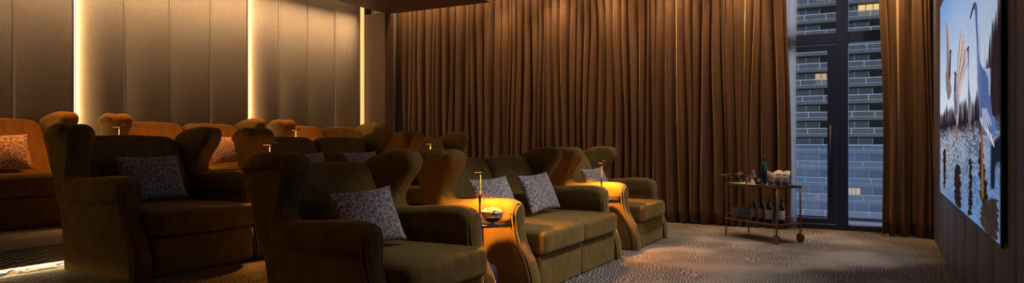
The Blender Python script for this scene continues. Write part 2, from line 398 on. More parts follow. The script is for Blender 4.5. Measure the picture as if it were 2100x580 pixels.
def poly_sd(PX_, PZ_, pts):
    """signed distance to a closed outline (negative inside)"""
    P = np.array(pts); best = np.full(PX_.shape, 1e9); ins = np.zeros(PX_.shape, bool)
    for i in range(len(P)):
        a, b = P[i - 1], P[i]; e = b - a; wx_, wz_ = PX_ - a[0], PZ_ - a[1]
        t = np.clip((wx_ * e[0] + wz_ * e[1]) / (e @ e + 1e-12), 0, 1)
        best = np.minimum(best, (wx_ - e[0] * t) ** 2 + (wz_ - e[1] * t) ** 2)
        ins ^= ((a[1] > PZ_) != (b[1] > PZ_)) & (PX_ < (b[0] - a[0]) * (PZ_ - a[1]) / (b[1] - a[1] + 1e-12) + a[0])
    d = np.sqrt(best); return np.where(ins, -d, d)
def rext(X, Y, Z, pts, y0, y1, r):
    """outline in x-z pulled along y with rounded rims"""
    d2 = poly_sd(X[:, 0, :], Z[:, 0, :], pts)[:, None, :]
    q1 = d2 + r + 0 * Y; q2 = np.abs(Y - (y0 + y1) / 2) - (y1 - y0) / 2 + r
    return np.minimum(np.maximum(q1, q2), 0) + np.sqrt(np.maximum(q1, 0) ** 2 + np.maximum(q2, 0) ** 2) - r
def chain(X, Y, Z, pts, rs_):
    best = np.full(X.shape, 1e9)
    for (a, ra), (b, rb) in zip(zip(pts, rs_), zip(pts[1:], rs_[1:])):
        a = np.array(a); b = np.array(b); e = b - a
        t = np.clip(((X - a[0]) * e[0] + (Y - a[1]) * e[1] + (Z - a[2]) * e[2]) / (e @ e), 0, 1)
        best = np.minimum(best, np.sqrt((X - a[0] - e[0] * t) ** 2 + (Y - a[1] - e[1] * t) ** 2 + (Z - a[2] - e[2] * t) ** 2) - (ra + (rb - ra) * t))
    return best
def smin(a, b, k):
    h = np.clip(.5 + .5 * (b - a) / k, 0, 1); return b * (1 - h) + a * h - k * h * (1 - h)
def sdf_mesh(fn, lo, hi, step, relax=1, warp=None):
    """surface nets: one vertex per crossed cell, one quad per crossed edge"""
    ax = [np.arange(lo[i], hi[i] + step, step) for i in range(3)]
    X, Y, Z = np.meshgrid(*ax, indexing='ij'); D = fn(X, Y, Z); nx, ny, nz = D.shape
    cn = [(i, j, k) for i in (0, 1) for j in (0, 1) for k in (0, 1)]
    sl = lambda i, j, k: D[i:nx - 1 + i, j:ny - 1 + j, k:nz - 1 + k]
    acc = np.zeros((nx - 1, ny - 1, nz - 1, 3)); cnt = np.zeros((nx - 1, ny - 1, nz - 1))
    for a in cn:
        for axis in range(3):
            if a[axis]: continue
            b = list(a); b[axis] = 1; da, db = sl(*a), sl(*b); m_ = (da < 0) != (db < 0)
            t = np.where(m_, da / np.where(m_, da - db, 1), 0)
            for c_ in range(3):
                acc[..., c_] += np.where(m_, a[c_] + (t if c_ == axis else 0), 0)
            cnt += m_
    act = cnt > 0; idx = np.full(act.shape, -1); idx[act] = np.arange(act.sum())
    org = np.stack(np.meshgrid(*[a[:-1] for a in ax], indexing='ij'), -1)
    V_ = org[act] + step * acc[act] / cnt[act][:, None]
    F_ = []
    for axis in range(3):
        o1, o2 = [q for q in range(3) if q != axis]
        lo_ = [slice(0, None)] * 3
        A_ = np.moveaxis(D, (axis, o1, o2), (0, 1, 2)); I_ = np.moveaxis(idx, (axis, o1, o2), (0, 1, 2))
        da, db = A_[:-1, 1:-1, 1:-1], A_[1:, 1:-1, 1:-1]; m_ = (da < 0) != (db < 0)
        q = np.stack([I_[:, :-1, :-1], I_[:, 1:, :-1], I_[:, 1:, 1:], I_[:, :-1, 1:]], -1)[m_]
        flip = (da[m_] < 0) ^ (axis == 1)
        q = np.where(flip[:, None], q, q[:, ::-1]); F_.append(q)
    F_ = np.concatenate(F_)
    for _ in range(relax):
        s_a = np.zeros_like(V_); c_a = np.zeros(len(V_))
        for k in range(4):
            a, b = F_[:, k], F_[:, (k + 1) % 4]
            np.add.at(s_a, a, V_[b]); np.add.at(c_a, a, 1); np.add.at(s_a, b, V_[a]); np.add.at(c_a, b, 1)
        V_ = .5 * V_ + .5 * s_a / c_a[:, None]
    if warp: V_ = warp(V_)
    me = bpy.data.meshes.new('soft'); me.from_pydata(V_.tolist(), [], F_.tolist()); me.update(); me.validate()
    bm = bmesh.new(); bm.from_mesh(me); bmesh.ops.recalc_face_normals(bm, faces=bm.faces); bm.to_mesh(me); bm.free()
    return me

def softbox(x0, x1, y0, y1, z0, z1, r, crown=0.0, n=14, crown_front=0.0):
    """upholstered block: rounded edges and a slightly domed top"""
    bm = bmesh.new(); bmesh.ops.create_cube(bm, size=2)
    bmesh.ops.subdivide_edges(bm, edges=bm.edges[:], cuts=n, use_grid_fill=True)
    c = Vector(((x0 + x1) / 2, (y0 + y1) / 2, (z0 + z1) / 2)); h = Vector(((x1 - x0) / 2, (y1 - y0) / 2, (z1 - z0) / 2))
    for v in bm.verts:
        # concentrate vertices near the edges
        q = Vector([math.copysign(abs(a) ** 0.55, a) for a in v.co])
        p = Vector((q.x * h.x, q.y * h.y, q.z * h.z))
        inner = Vector([max(-(h[i] - r), min(h[i] - r, p[i])) for i in range(3)])
        d = p - inner
        if d.length > 1e-6: p = inner + d.normalized() * min(r, r) if d.length > 0 and (abs(q.x) > .999 or abs(q.y) > .999 or abs(q.z) > .999) else p
        fx = 1 - (p.x / h.x) ** 2; fy = 1 - (p.y / h.y) ** 2; fz = 1 - (p.z / h.z) ** 2
        if p.z > 0: p.z += crown * max(fx, 0) ** 0.5 * max(fy, 0) ** 0.5
        if p.x > 0: p.x += crown_front * max(fy, 0) ** 0.5 * max(fz, 0) ** 0.5
        v.co = c + p
    return bm

# ================================================================== SETTING
ST = dict(kind='structure')
obj('floor', boxbm(STEP1, WX1 + .2, WY0, WY1 + .05, -.1, 0), M['carpet'], smooth=False, **ST)
obj('floor_tier', poly_solid(bmesh.new(), [(STEP2, -.1), (STEP1, -.1), (STEP1, Z2 - .02), (STEP1 + .02, Z2 - .02), (STEP1 + .02, Z2), (STEP2, Z2)], WY0, WY1 - .42), M['carpet'], smooth=False, **ST)
obj('floor_tier', poly_solid(bmesh.new(), [(WX0, -.1), (STEP2 - .05, -.1), (STEP2 - .05, Z2 + .052), (STEP2, Z2 + .052), (STEP2, Z3), (WX0, Z3)], WY0, WY1 - .42), M['carpet'], smooth=False, **ST)
obj('trim_1', boxbm(STEP2 - .049, STEP2 - .036, WY0 + .05, WY1 - .6, Z2 + .0475, Z2 + .0515), M['ledtape'], smooth=False, **ST)
obj('ceiling', boxbm(WX0 - .2, WX1 + .2, WY0 - .1, WY1 + .2, CEIL, CEIL + .1), M['ceil'], smooth=False, **ST)
obj('ceiling_soffit', boxbm(-7.83, -5.68, WY0, 9.58, 3.50, CEIL, .004, 1), M['soffit'], smooth=False, **ST)
obj('wall_back', boxbm(WX0 - .2, WX0 - .06, WY0 - .1, WY1 + .2, 0, CEIL), M['dark'], smooth=False, **ST)
obj('wall_near', boxbm(WX0 - .2, WX1 + .2, WY0 - .15, WY0, 0, CEIL), M['dark'], smooth=False, **ST)
# terrace wall with the window opening
OX0, OX1 = -1.80, 0.40
obj('wall_terrace', boxbm(WX0 - .2, OX0, WY1 - .02, WY1 + .12, 0, CEIL), M['dark'], smooth=False, **ST)
obj('wall_terrace_pier', boxbm(OX1, WX1 + .2, WY1 - .02, WY1 + .12, 0, CEIL), M['dark'], smooth=False, **ST)
obj('wall_screen', boxbm(WX1 + .05, WX1 + .2, WY0 - .1, WY1 + .2, 0, CEIL), M['dark'], smooth=False, **ST)
# pier that closes the panel wall, with the lit reveal beside it
obj('wall_pier', boxbm(WX0, -7.77, 9.42, 9.66, 0, 3.50, .004, 1), M['pier'], smooth=False, **ST)
obj('wall_return', boxbm(WX0, -7.93, 9.66, WY1 - .02, 0, CEIL), M['pale'], smooth=False, **ST)
# upholstered wall panels: groups of four, a light slot after each group
PY = [1.95 + .6125 * i for i in range(-5, 13)]
PX = WX0
for i, y in enumerate(PY[:-1]):
    k = (i - 5) % 4
    y0, y1 = y + (.045 if k == 0 else .006), PY[i + 1] - .006
    if y1 > 9.30 or y0 < WY0: continue
    face = PX + (.045 if k == 3 else .03)
    p = obj('wall_panel', boxbm(PX - .06, face, y0, y1, Z3, CEIL - .01, .018, 3), M['panel'], kind='structure')
    if k != 3:
        obj('trim_2', boxbm(PX - .05, face + .002, y1 + .0005, y1 + .0115, Z3, CEIL - .01), M['trimm'], smooth=False, **ST)
    else:
        # proud metal fin that hides the led tape shining towards the next panel
        obj('trim_3', boxbm(PX - .05, face + .012, y1 + .0005, y1 + .010, Z3, CEIL - .01), M['trimm'], smooth=False, **ST)
        if y1 < 9.2:
            obj('light_slot', boxbm(PX + .0, PX + .040, y1 + .012, y1 + .024, Z3, CEIL - .02), M['led'], smooth=False, **ST)
obj('light_slot', boxbm(PX - .03, PX + .05, 9.312, 9.415, Z3, 3.9), M['ledwide'], smooth=False, **ST)
# screen wall upholstery, flat channel panels running the full height
ys = [3.2 - 1.45 * 3 + 1.45 * i for i in range(8)] + [WY1 - .02]
for a, b in zip(ys[:-1], ys[1:]):
    a = max(a, WY0)
    if b - a < .05: continue
    for (c, d) in ((a, (a + b) / 2), ((a + b) / 2, b)):
        obj('wall_panel', boxbm(WX1 - .0, WX1 + .05, c + .004, d - .004, 0, CEIL - .01, .02, 3), M['lilac'], kind='structure')

# ------------------------------------------------------------------ window
GY = WY1 + .05
wroot = empty('window_1', ((OX0 + OX1) / 2, WY1, 0)); wroot['kind'] = 'structure'
wx = wroot.location.x
def wbox(bm, x0, x1, z0, z1, y0=-.03, y1=.10, bev=.006): return box(bm, x0 - wx, x1 - wx, y0, y1, z0, z1, bev, 1)
fb = bmesh.new()
wbox(fb, OX0, OX0 + .06, 0, CEIL); wbox(fb, OX1 - .06, OX1, 0, CEIL)
wbox(fb, -.555, -.405, 0, CEIL)                         # post between door and side light
wbox(fb, OX0 + .06, -.555, 2.53, 2.68); wbox(fb, -.405, OX1 - .06, 2.53, 2.68)               # transom
wbox(fb, OX0 + .06, -.555, 0, .075); wbox(fb, -.405, OX1 - .06, 0, .075)
fr = obj('window_frame', fb, M['alu'], wroot, smooth=False)
sb = bmesh.new()                                        # door leaf
wbox(sb, -1.55, -1.45, .08, 2.52, -.02, .06); wbox(sb, -.66, -.56, .08, 2.52, -.02, .06)
wbox(sb, -1.45, -.66, 2.44, 2.52, -.02, .06); wbox(sb, -1.45, -.66, .08, .15, -.02, .06)
leaf = obj('door_leaf', sb, M['alu'], wroot, smooth=False)
hb = bmesh.new(); tube(hb, [(-.62 - wx, -.07, .45), (-.62 - wx, -.07, 1.42)], .014, 10)
for z in (.55, 1.32): tube(hb, [(-.62 - wx, -.07, z), (-.62 - wx, -.01, z)], .009, 8)
obj('door_handle', hb, M['alu'], leaf)
def pane(x0, x1, z0, z1, name='window_pane'):
    return obj(name, boxbm(x0 - wx, x1 - wx, .030, .038, z0, z1), M['pane'], wroot, smooth=False)
pane(-1.45, -.66, .15, 2.44); pane(-.405, OX1 - .06, .075, 2.53)
pane(OX0 + .06, -.555, 2.68, CEIL - .02); pane(-.405, OX1 - .06, 2.68, CEIL - .02); pane(OX0 + .06, -1.55, .075, 2.53)

# ------------------------------------------------------------------ curtains
def curtain_mesh(x0, x1, yc, z0, z1, pitch, amp, seed, rows=22, per=14, omega=.30):
    rng = random.Random(seed); bm = bmesh.new()
    xs = []; x = x0
    folds = [];
    while x < x1:
        p = pitch * rng.uniform(.5, 1.8); folds.append((x, min(p, x1 - x + 1e-4), rng.uniform(.55, 1.15), rng.uniform(-.5, .5), rng.uniform(-1, 1)))
        x += p
    sw = [rng.uniform(0, 6.28) for _ in range(len(folds) + 1)]; s2 = [rng.uniform(-.016, .016) for _ in folds]; fi = [i for i in range(len(folds)) for _ in range(per)] + [len(folds) - 1]
    cols = []
    for (fx, p, a, sk, tw) in folds:
        for j in range(per): cols.append((fx, p, a, sk, tw, j / per))
    f = folds[-1]; cols.append((*f, 1.0))
    grid = []
    for r in range(rows + 1):
        tt = r / rows; z = z0 + (z1 - z0) * tt; row = []
        open_ = 1.0 - .35 * tt
        for ci, (fx, p, a, sk, tw, u) in enumerate(cols):
            ph = 2 * PI * u
            A = amp * a * open_
            yy = yc - A * (1 - 2 * ((1 - math.cos(ph)) / 2) ** 1.7)
            k_ = fi[ci]; wob = .034 * ((1 - u) * math.sin(sw[k_] + 3.2 * tt) + u * math.sin(sw[k_ + 1] + 3.2 * tt))
            yy += s2[k_] * math.cos(2 * ph + 2 * tt) - s2[k_] * math.cos(2 * tt) + s2[k_] * .0
            yy += .008 * math.sin(3.1 * tt * PI + fx * 9)
            xx = fx + p * u + omega * .16 * p * math.sin(ph) + sk * .03 * (1 - math.cos(ph)) * (1 - tt)
            xx += wob + .015 * math.sin(fx * 5 + tt * 4 + tw) * math.sin(PI * tt)
            if r == 0: yy -= .012 * math.cos(ph * 2 + tw)
            row.append(bm.verts.new((xx, yy, z + (0.008 * math.sin(ph + tw) + .008 if r == 0 else 0))))
        grid.append(row)
    for r in range(rows):
        for i in range(len(cols) - 1):
            bm.faces.new((grid[r][i], grid[r][i + 1], grid[r + 1][i + 1], grid[r + 1][i]))
    me = bpy.data.meshes.new('curtain'); bmesh.ops.recalc_face_normals(bm, faces=bm.faces); bm.to_mesh(me); bm.free()
    return me
cu = obj('curtain', curtain_mesh(-7.80, -1.13, 9.93, .006, 3.86, .105, .10, 3, omega=.30), M['curtain'])
s_ = cu.modifiers.new('thick', 'SOLIDIFY'); s_.thickness = .006
tag(cu, 'long rust brown velvet curtain covering the wall left of the window', 'curtain')
cu2 = obj('curtain', curtain_mesh(-.035, .54, 9.86, .006, 3.86, .125, .10, 11, omega=.3), M['curtain'])
s_ = cu2.modifiers.new('thick', 'SOLIDIFY'); s_.thickness = .006
tag(cu2, 'narrow rust brown velvet curtain between the window and the screen wall', 'curtain')
sh = obj('sheer_curtain', curtain_mesh(-1.20, -1.03, 10.035, .01, 3.86, .05, .022, 5, per=8), M['sheer'])
tag(sh, 'gathered white sheer curtain showing at the left edge of the window', 'curtain')
ct = obj('curtain_track', boxbm(-7.80, .54, 9.85, 9.99, 3.86, 3.90), M['bronze'], smooth=False, **ST)

# ------------------------------------------------------------------ outside
bal = obj('balcony_floor', boxbm(-6, 5, WY1 + .13, 11.75, -.18, -.02), M['concrete'], smooth=False, **ST)
br = empty('balcony_railing', (-1, 11.62, -.02))
tag(br, 'milky glass terrace balustrade with thin white rail outside the window', 'railing')
for i in range(8):
    obj('glass_panel', boxbm(-4 + i * 1.1 + .01, -4 + (i + 1) * 1.1 - .01, -.006, .006, .05, 1.13), M['frost'], br, smooth=False)
obj('handrail', boxbm(-4, 4.8, -.025, .025, 1.13, 1.165, .006, 1), M['rail'], br, smooth=False)
obj('base_channel', boxbm(-4, 4.8, -.04, .04, 0, .05), M['alu'], br, smooth=False)

BY, FH = 135.0, 2.99
ab = empty('apartment_building', (-10, BY, -27.42))
tag(ab, 'dark apartment tower with white railed balconies seen through the window', 'building')
bx0, bx1 = -22, 24
obj('tower_wall', boxbm(bx0, bx1, 2.2, 14, 0, 62), M['bwall'], ab, smooth=False)
rng = random.Random(5)
for f in range(1, 21):
    z = f * FH
    fl = obj('balcony_slab', boxbm(bx0, bx1, 0, 2.2, z - .42, z), M['bslab'], ab, smooth=False)
    rb = bmesh.new()
    box(rb, bx0, bx1, .02, .10, z + 1.06, z + 1.16); box(rb, bx0, bx1, .02, .08, z + .10, z + .16)
    x = bx0 + rng.uniform(0, 2)
    while x < bx1:
        box(rb, x, x + .09, .02, .10, z, z + 1.1); x += 3.6
    obj('railing', rb, M['rail'], fl, smooth=False)
    obj('railing_glass', boxbm(bx0, bx1, .12, .14, z + .16, z + 1.04), M['railglass'], fl, smooth=False)
    if f < 2: continue
    x = bx0 + (1 if f % 3 else 1.6)
    while x < bx1 - 6:
        for q in range(2):
            x0_ = x + q * 2.3
            wn = obj('window', boxbm(x0_, x0_ + 2.2, 2.08, 2.22, z + .05, z + 2.35), M['bglass'] if rng.random() < .5 else M['bglass2'], ab, smooth=False)
            obj('mullion', boxbm(x0_ + 2.2, x0_ + 2.3, 2.02, 2.2, z, z + 2.4), M['rail'], wn, smooth=False)
        x += 8.1
def facade(px, py):       # facade point met by a sight line, relative to the tower's base
    k = (px - 1050) / F_PX; c, s = math.cos(YAW), math.sin(YAW); Y = BY + 2.0
    x = Y * (k * c - s) / (c + k * s); d = -x * s + Y * c
    return x + 10, 1.2 - (py - 290) * d / F_PX + 27.42
for (a, b, c_, d_, mt) in ((1760, 1807, 7, 32, 'litglass'), (1675, 1711, -14, 3, 'litglass'), (1672, 1709, 150, 174, 'litglass2'),
                          (1738, 1764, 386, 398, 'litglass'), (1672, 1690, 182, 205, 'bglass2')):
    xa, za = facade(a, d_); xb, zb = facade(b, c_)
    lw = obj('lit_window', boxbm(xa, xb, 1.95, 2.04, za, zb), M[mt], ab, smooth=False)
    for q in (.33, .66): obj('mullion', boxbm(xa + (xb - xa) * q - .05, xa + (xb - xa) * q + .05, 1.9, 1.96, za, zb), M['bronze'], lw, smooth=False)

# ================================================================== SEATING
ARM = .16
WING = [(-.17, .545), (-.125, .60), (-.12, .67), (-.16, .722), (-.26, .742), (-.45, .738), (-.62, .722), (-.73, .718), (-.785, .735), (-.795, .79), (-.765, .86), (-.715, .93),
        (-.670, 1.0), (-.655, 1.065), (-.69, 1.12), (-.77, 1.142), (-.90, 1.13), (-1.02, 1.10), (-1.12, 1.05),
        (-1.12, .96), (-1.06, .74), (-.99, .60), (-.90, .545), (-.55, .545)]
LOBE = [(-.17, .535), (-.125, .60), (-.12, .67), (-.16, .722), (-.26, .742), (-.45, .738), (-.62, .722), (-.73, .718), (-.785, .735), (-.795, .79), (-.765, .86), (-.715, .93),
        (-.665, 1.0), (-.65, 1.065), (-.68, 1.12), (-.735, 1.13), (-.775, 1.09), (-.785, 1.02), (-.805, .94), (-.85, .85), (-.89, .75), (-.90, .65), (-.865, .57), (-.78, .535), (-.45, .53)]
def soften(pts, it=3):
    for _ in range(it):
        n = len(pts); pts = [tuple(.25 * pts[i - 1][k] + .5 * pts[i][k] + .25 * pts[(i + 1) % n][k] for k in (0, 1)) for i in range(n)]
    return pts
SCURVE = [(.70, -.135), (.60, -.14), (.50, -.135), (.42, -.115), (.33, -.07), (.25, -.025), (.17, .0), (.08, .008), (0, .008)]
SHELL = [(-.03, 0), (-.035, .10), (-.04, .18), (-.06, .25), (-.105, .33), (-.15, .42), (-.17, .50), (-.17, .58), (-.75, .66), (-.80, .80), (-.78, 1.03), (-.90, 1.055), (-1.04, 1.03), (-1.105, 1.0),
         (-1.09, .90), (-1.06, .75), (-1.015, .60), (-.955, .47), (-.92, .30), (-.89, 0)]
def sx_(z):
    for (a, xa), (b, xb) in zip(SCURVE, SCURVE[1:]):
        if b <= z <= a:
            t = (z - b) / (a - b); t = t * t * (3 - 2 * t) * .3 + t * .7; return xb + (xa - xb) * t
    return SCURVE[0][1] if z > .7 else SCURVE[-1][1]
def sstep(a, lo, hi):
    t = np.clip((a - lo) / (hi - lo), 0, 1); return t * t * (3 - 2 * t)
def flare(co):
    co = co.copy(); k = sstep(co[:, 2], .74, 1.10) * sstep(-co[:, 0], .55, .75)
    co[:, 1] -= .045 * k * (1 - .5 * sstep(-co[:, 0], .85, 1.15))
    return co
# near side (outer face at y=0, inner at +ARM); the far side mirrors it
arm_sdf = lambda X, Y, Z: smin(rext(X, Y, Z, soften(catmull(WING, 4)), .075, ARM + .012, .060),
                               rext(X, Y, Z, soften(catmull(LOBE, 4)), -.030, ARM + .006, .070), .018)
ARM_ME = sdf_mesh(arm_sdf, (-1.20, -.07, .48), (-.07, .22, 1.20), .0095, 2, flare)
roll_pts = [(-1.09, .03, 1.03), (-1.0, .020, 1.07), (-.9, .016, 1.085), (-.82, .020, 1.085), (-.77, .03, 1.07)]
shell_sdf = lambda X, Y, Z: smin(rext(X, Y, Z, SHELL, .004, ARM - .03, .018), chain(X, Y, Z, roll_pts, (.042, .052, .056, .052, .04)), .006)
SHELL_ME = sdf_mesh(shell_sdf, (-1.22, -.07, -.03), (.05, .17, 1.20), .0100, 2, flare)
# front panel: padded shield with a horseshoe top that follows the arm's S-curve
def panel_outline(m=0.0, n=14):
    pts = []
    lo = [(0, .060), (.15, .058), (.28, .054), (.40, .052), (.50, .055), (.58, .063), (.62, .068)]
    for z, w_ in lo: pts.append((w_ + m, z))
    for k in range(1, n): a = PI * k / n; pts.append(((.068 + m) * math.cos(a), .62 + (.072 + m) * math.sin(a)))
    for z, w_ in reversed(lo): pts.append((-w_ - m, z))
    return pts
YC = .070
bm = bmesh.new(); ol = panel_outline()
zs = [i * .02 for i in range(32)] + [.63, .645, .66, .672, .682, .689, .6915]
def halfw(z, m=0):
    lo = [(0, .060), (.15, .058), (.28, .054), (.40, .052), (.50, .055), (.58, .063), (.62, .068)]
    if z > .62: return (.068 + m) * math.sqrt(max(0, 1 - ((z - .62) / (.072 + m)) ** 2)) + 1e-4
    for (a, wa), (b, wb) in zip(lo, lo[1:]):
        if a <= z <= b: return wa + (wb - wa) * (z - a) / (b - a) + m
rows = []
for z in zs:
    hw = halfw(z, .004); r = []
    for j in range(11):
        u = -1 + 2 * j / 10; bulge = .020 * (max(0, 1 - u * u)) ** .5 * (1 if z < .62 else max(0, 1 - ((z - .62) / .076) ** 2) ** .5)
        r.append(bm.verts.new((sx_(z) + .004 + bulge, YC + u * hw, z)))
    rows.append(r)
brs = []
for z in zs:
    hw = halfw(z, .004); brs.append([bm.verts.new((sx_(z) - .045, YC - hw, z)), bm.verts.new((sx_(z) - .045, YC + hw, z))])
for i in range(len(zs) - 1):
    for j in range(10): bm.faces.new((rows[i][j], rows[i][j + 1], rows[i + 1][j + 1], rows[i + 1][j]))
    bm.faces.new((rows[i][0], rows[i + 1][0], brs[i + 1][0], brs[i][0])); bm.faces.new((rows[i][10], brs[i][1], brs[i + 1][1], rows[i + 1][10]))
PANEL_ME = bpy.data.meshes.new('panel'); bmesh.ops.recalc_face_normals(bm, faces=bm.faces); bm.to_mesh(PANEL_ME); bm.free()
bm = bmesh.new()
tube(bm, [(sx_(z) + .008, YC + y, max(z, .004)) for y, z in panel_outline(.005)], .0062, 7)
tube(bm, [(sx_(z) - .012, YC + y, max(z, .004)) for y, z in panel_outline(.021)], .0062, 7)
PIPE_ME = bpy.data.meshes.new('piping'); bmesh.ops.recalc_face_normals(bm, faces=bm.faces); bm.to_mesh(PIPE_ME); bm.free()
bm = bmesh.new()
for k in range(9):
    a = PI * (.06 + .88 * k / 8); c, s = math.cos(a), math.sin(a)
    tube(bm, [(-.142, YC + .088 * c, .62 + .090 * s), (-.165, YC + .096 * c, .62 + .103 * s), (-.20, YC + .093 * c, .62 + .106 * s - .004), (-.225, YC + .085 * c, .62 + .098 * s - .010)],
         [.004, .006, .005, .002], 6)
PLEAT_ME = bpy.data.meshes.new('pleats'); bmesh.ops.recalc_face_normals(bm, faces=bm.faces); bm.to_mesh(PLEAT_ME); bm.free()
# wing tucks radiating from the scroll
bm = bmesh.new()
for (x1_, z1_) in ((-.72, 1.105), (-.685, 1.06), (-.70, 1.00), (-.83, 1.125)):
    tube(bm, [(-.775, -.022, 1.055), ((-.775 + x1_) / 2, -.027, (1.055 + z1_) / 2), (x1_, -.012, z1_)], [.004, .0045, .002], 6)
TUCK_ME = bpy.data.meshes.new('tucks'); bmesh.ops.recalc_face_normals(bm, faces=bm.faces); bm.to_mesh(TUCK_ME); bm.free()
co = np.empty(len(TUCK_ME.vertices) * 3, 'f'); TUCK_ME.vertices.foreach_get('co', co)
TUCK_ME.vertices.foreach_set('co', flare(co.reshape(-1, 3)).astype('f').ravel())
def mirrored(me):
    m = me.copy(); co = np.empty(len(m.vertices) * 3, 'f'); m.vertices.foreach_get('co', co); co = co.reshape(-1, 3); co[:, 1] *= -1
    m.vertices.foreach_set('co', co.ravel()); m.flip_normals(); return m
for m_ in (ARM_ME, SHELL_ME, PANEL_ME, PIPE_ME, PLEAT_ME, TUCK_ME): m_.materials.clear()
MIR = {k: mirrored(m_) for k, m_ in dict(a=ARM_ME, s=SHELL_ME, p=PANEL_ME, q=PIPE_ME, l=PLEAT_ME, t=TUCK_ME).items()}

def back_mesh(y0, y1):
    """reclined back pad with large rounded shoulders"""
    W2 = (y1 - y0) / 2; yc = (y0 + y1) / 2; Hh = .70; r = .125
    pts = [(-W2 + .01, 0), (W2 - .01, 0)]
    pts += [(W2, .25), (W2 - .002, .42)]
    for k in range(1, 7): a = PI / 2 * k / 6; pts.append((W2 - r + r * math.cos(a), Hh - r * .85 + r * .85 * math.sin(a)))
    pts += [(0, Hh + .012)]
    for k in range(0, 6): a = PI / 2 + PI / 2 * k / 6; pts.append((-W2 + r + r * math.cos(a), Hh - r * .85 + r * .85 * math.sin(a)))
    pts += [(-W2 + .002, .42), (-W2, .25)]
    me = sdf_mesh(lambda X, Y, Z: rext(X, Y, Z, pts, -.20, 0, .060), (-W2 - .03, -.23, -.03), (W2 + .03, .03, Hh + .05), .013, 3)
    co = np.empty(len(me.vertices) * 3, 'f'); me.vertices.foreach_get('co', co); co = co.reshape(-1, 3)[:, [1, 0, 2]]
    th = math.radians(25); d, u, v = co[:, 0].copy(), co[:, 1].copy(), co[:, 2].copy()
    bulge = .028 * np.clip(1 - (u / W2) ** 2, 0, 1) ** .6 * np.clip(1 - ((v - .36) / .42) ** 2, 0, 1) * (d > -.1)
    d += bulge
    x = -.72 + d * math.cos(th) - v * math.sin(th); z = .43 + v * math.cos(th) + d * math.sin(th)
    me.vertices.foreach_set('co', np.stack([x, u + yc, z], 1).astype('f').ravel()); me.flip_normals(); me.update(); me.materials.clear()
    return me

def make_seat(name, nseat, seatw, label, cat):
    root = empty(name); W = 2 * ARM + nseat * seatw
    V = M['velvet']
    for side in (0, 1):
        A = (ARM_ME, SHELL_ME, PANEL_ME, PIPE_ME, PLEAT_ME, TUCK_ME) if side == 0 else tuple(MIR[k] for k in 'aspqlt')
        loc = (0, 0 if side == 0 else W, 0)
        arm = obj('winged_arm', A[0], V, root, loc=loc)
        obj('side_panel', A[1], V, root, loc=loc)
        fp = obj('arm_front', A[2], V, root, loc=loc)
        obj('piping', A[3], M['piping'], fp); obj('pleats', A[4], V, arm); obj('tucks', A[5], V, arm)
    for k in range(nseat):
        y0 = ARM + k * seatw; y1 = y0 + seatw
        obj('backrest', back_mesh(y0 + .004, y1 - .004), V, root)
        obj('seat_cushion', softbox(-.86, .035, y0 + .004, y1 - .004, .290, .480, .042, .016, crown_front=.010), V, root)
        obj('seat_base', softbox(-.86, .0, y0 + .007, y1 - .007, .0, .288, .018, 0, crown_front=.004), V, root)
    ob = bmesh.new(); poly_solid(ob, [(-.90, .01), (-.86, .01), (-.86, .40), (-1.04, .95), (-1.10, .98), (-1.125, .96), (-1.075, .75), (-1.03, .60), (-.965, .47), (-.93, .30)],
                                  ARM - .035, W - ARM + .035, .01, 2)
    obj('back_panel', ob, V, root)
    return root
SW1, SW2 = .90, .85
arm1 = make_seat('wing_armchair', 1, SW1, '', '')
sofa = make_seat('wing_sofa', 2, SW2, '', '')
X1, X2, X3 = -2.38, -4.66, -7.00
G1, G2, G3 = 2.88, 4.62, 7.12
seats = [
    ('a', X1, G1, 0, 'olive velvet wing armchair nearest the camera at front row left'),
    ('s', X1, G2, 0, 'front row two seat velvet wing sofa beside the popcorn table, lamp lit arm'),
    ('a', X1, G3, 0, 'front row single wing armchair closest to the bar cart'),
    ('a', X2, G1, Z2, 'dark second row wing armchair at left, fully visible with one patterned cushion'),
    ('s', X2, G2, Z2, 'second row wing sofa behind the nearest armchair, seats hidden'),
    ('a', X2, G3, Z2, 'second row single wing armchair in front of the curtain'),
    ('a', X3, G1, Z3, 'back row wing armchair cut off by the left edge of the picture'),
    ('s', X3, G2, Z3, 'back row wing sofa glowing orange, middle of the three back row seats'),
    ('s', X3, G3, Z3, 'back row wing sofa beside the pier, farthest from the camera'),
]
used = set()
for (k, x, y, z, lab) in seats:
    p = arm1 if k == 'a' else sofa
    o = p if k not in used else copy_tree(p); used.add(k)
    o.location = (x, y, z)
    tag(o, lab, 'armchair' if k == 'a' else 'sofa', 'velvet wing armchairs in tiered rows' if k == 'a' else 'velvet two seat wing sofas in tiered rows')

# ------------------------------------------------------------------ cushions
def pillow_mesh():
    bm = bmesh.new(); n = 26; Wd, Hd, T = .275, .200, .075; g = {}
    for s in (1, -1):
        for i in range(n + 1):
            for j in range(n + 1):
                u, v = -1 + 2 * i / n, -1 + 2 * j / n
                edge = i in (0, n) or j in (0, n)
                if edge and s == -1: g[(s, i, j)] = g[(1, i, j)]; continue
                x = u * Wd * (1 - .075 * (1 - v * v)); y = v * Hd * (1 - .09 * (1 - u * u))
                t = T * (max(0, 1 - u * u) ** .55) * (max(0, 1 - v * v) ** .55)
                t *= 1 + .06 * math.sin(7 * u + 3 * v) * (1 - u * u)
                g[(s, i, j)] = bm.verts.new((x, y, s * t))
    for s in (1, -1):
        for i in range(n):
            for j in range(n):
                f = [g[(s, i, j)], g[(s, i + 1, j)], g[(s, i + 1, j + 1)], g[(s, i, j + 1)]]
                bm.faces.new(f if s == 1 else f[::-1])
    return bm
P0 = obj('throw_pillow', pillow_mesh(), M['pillow'])
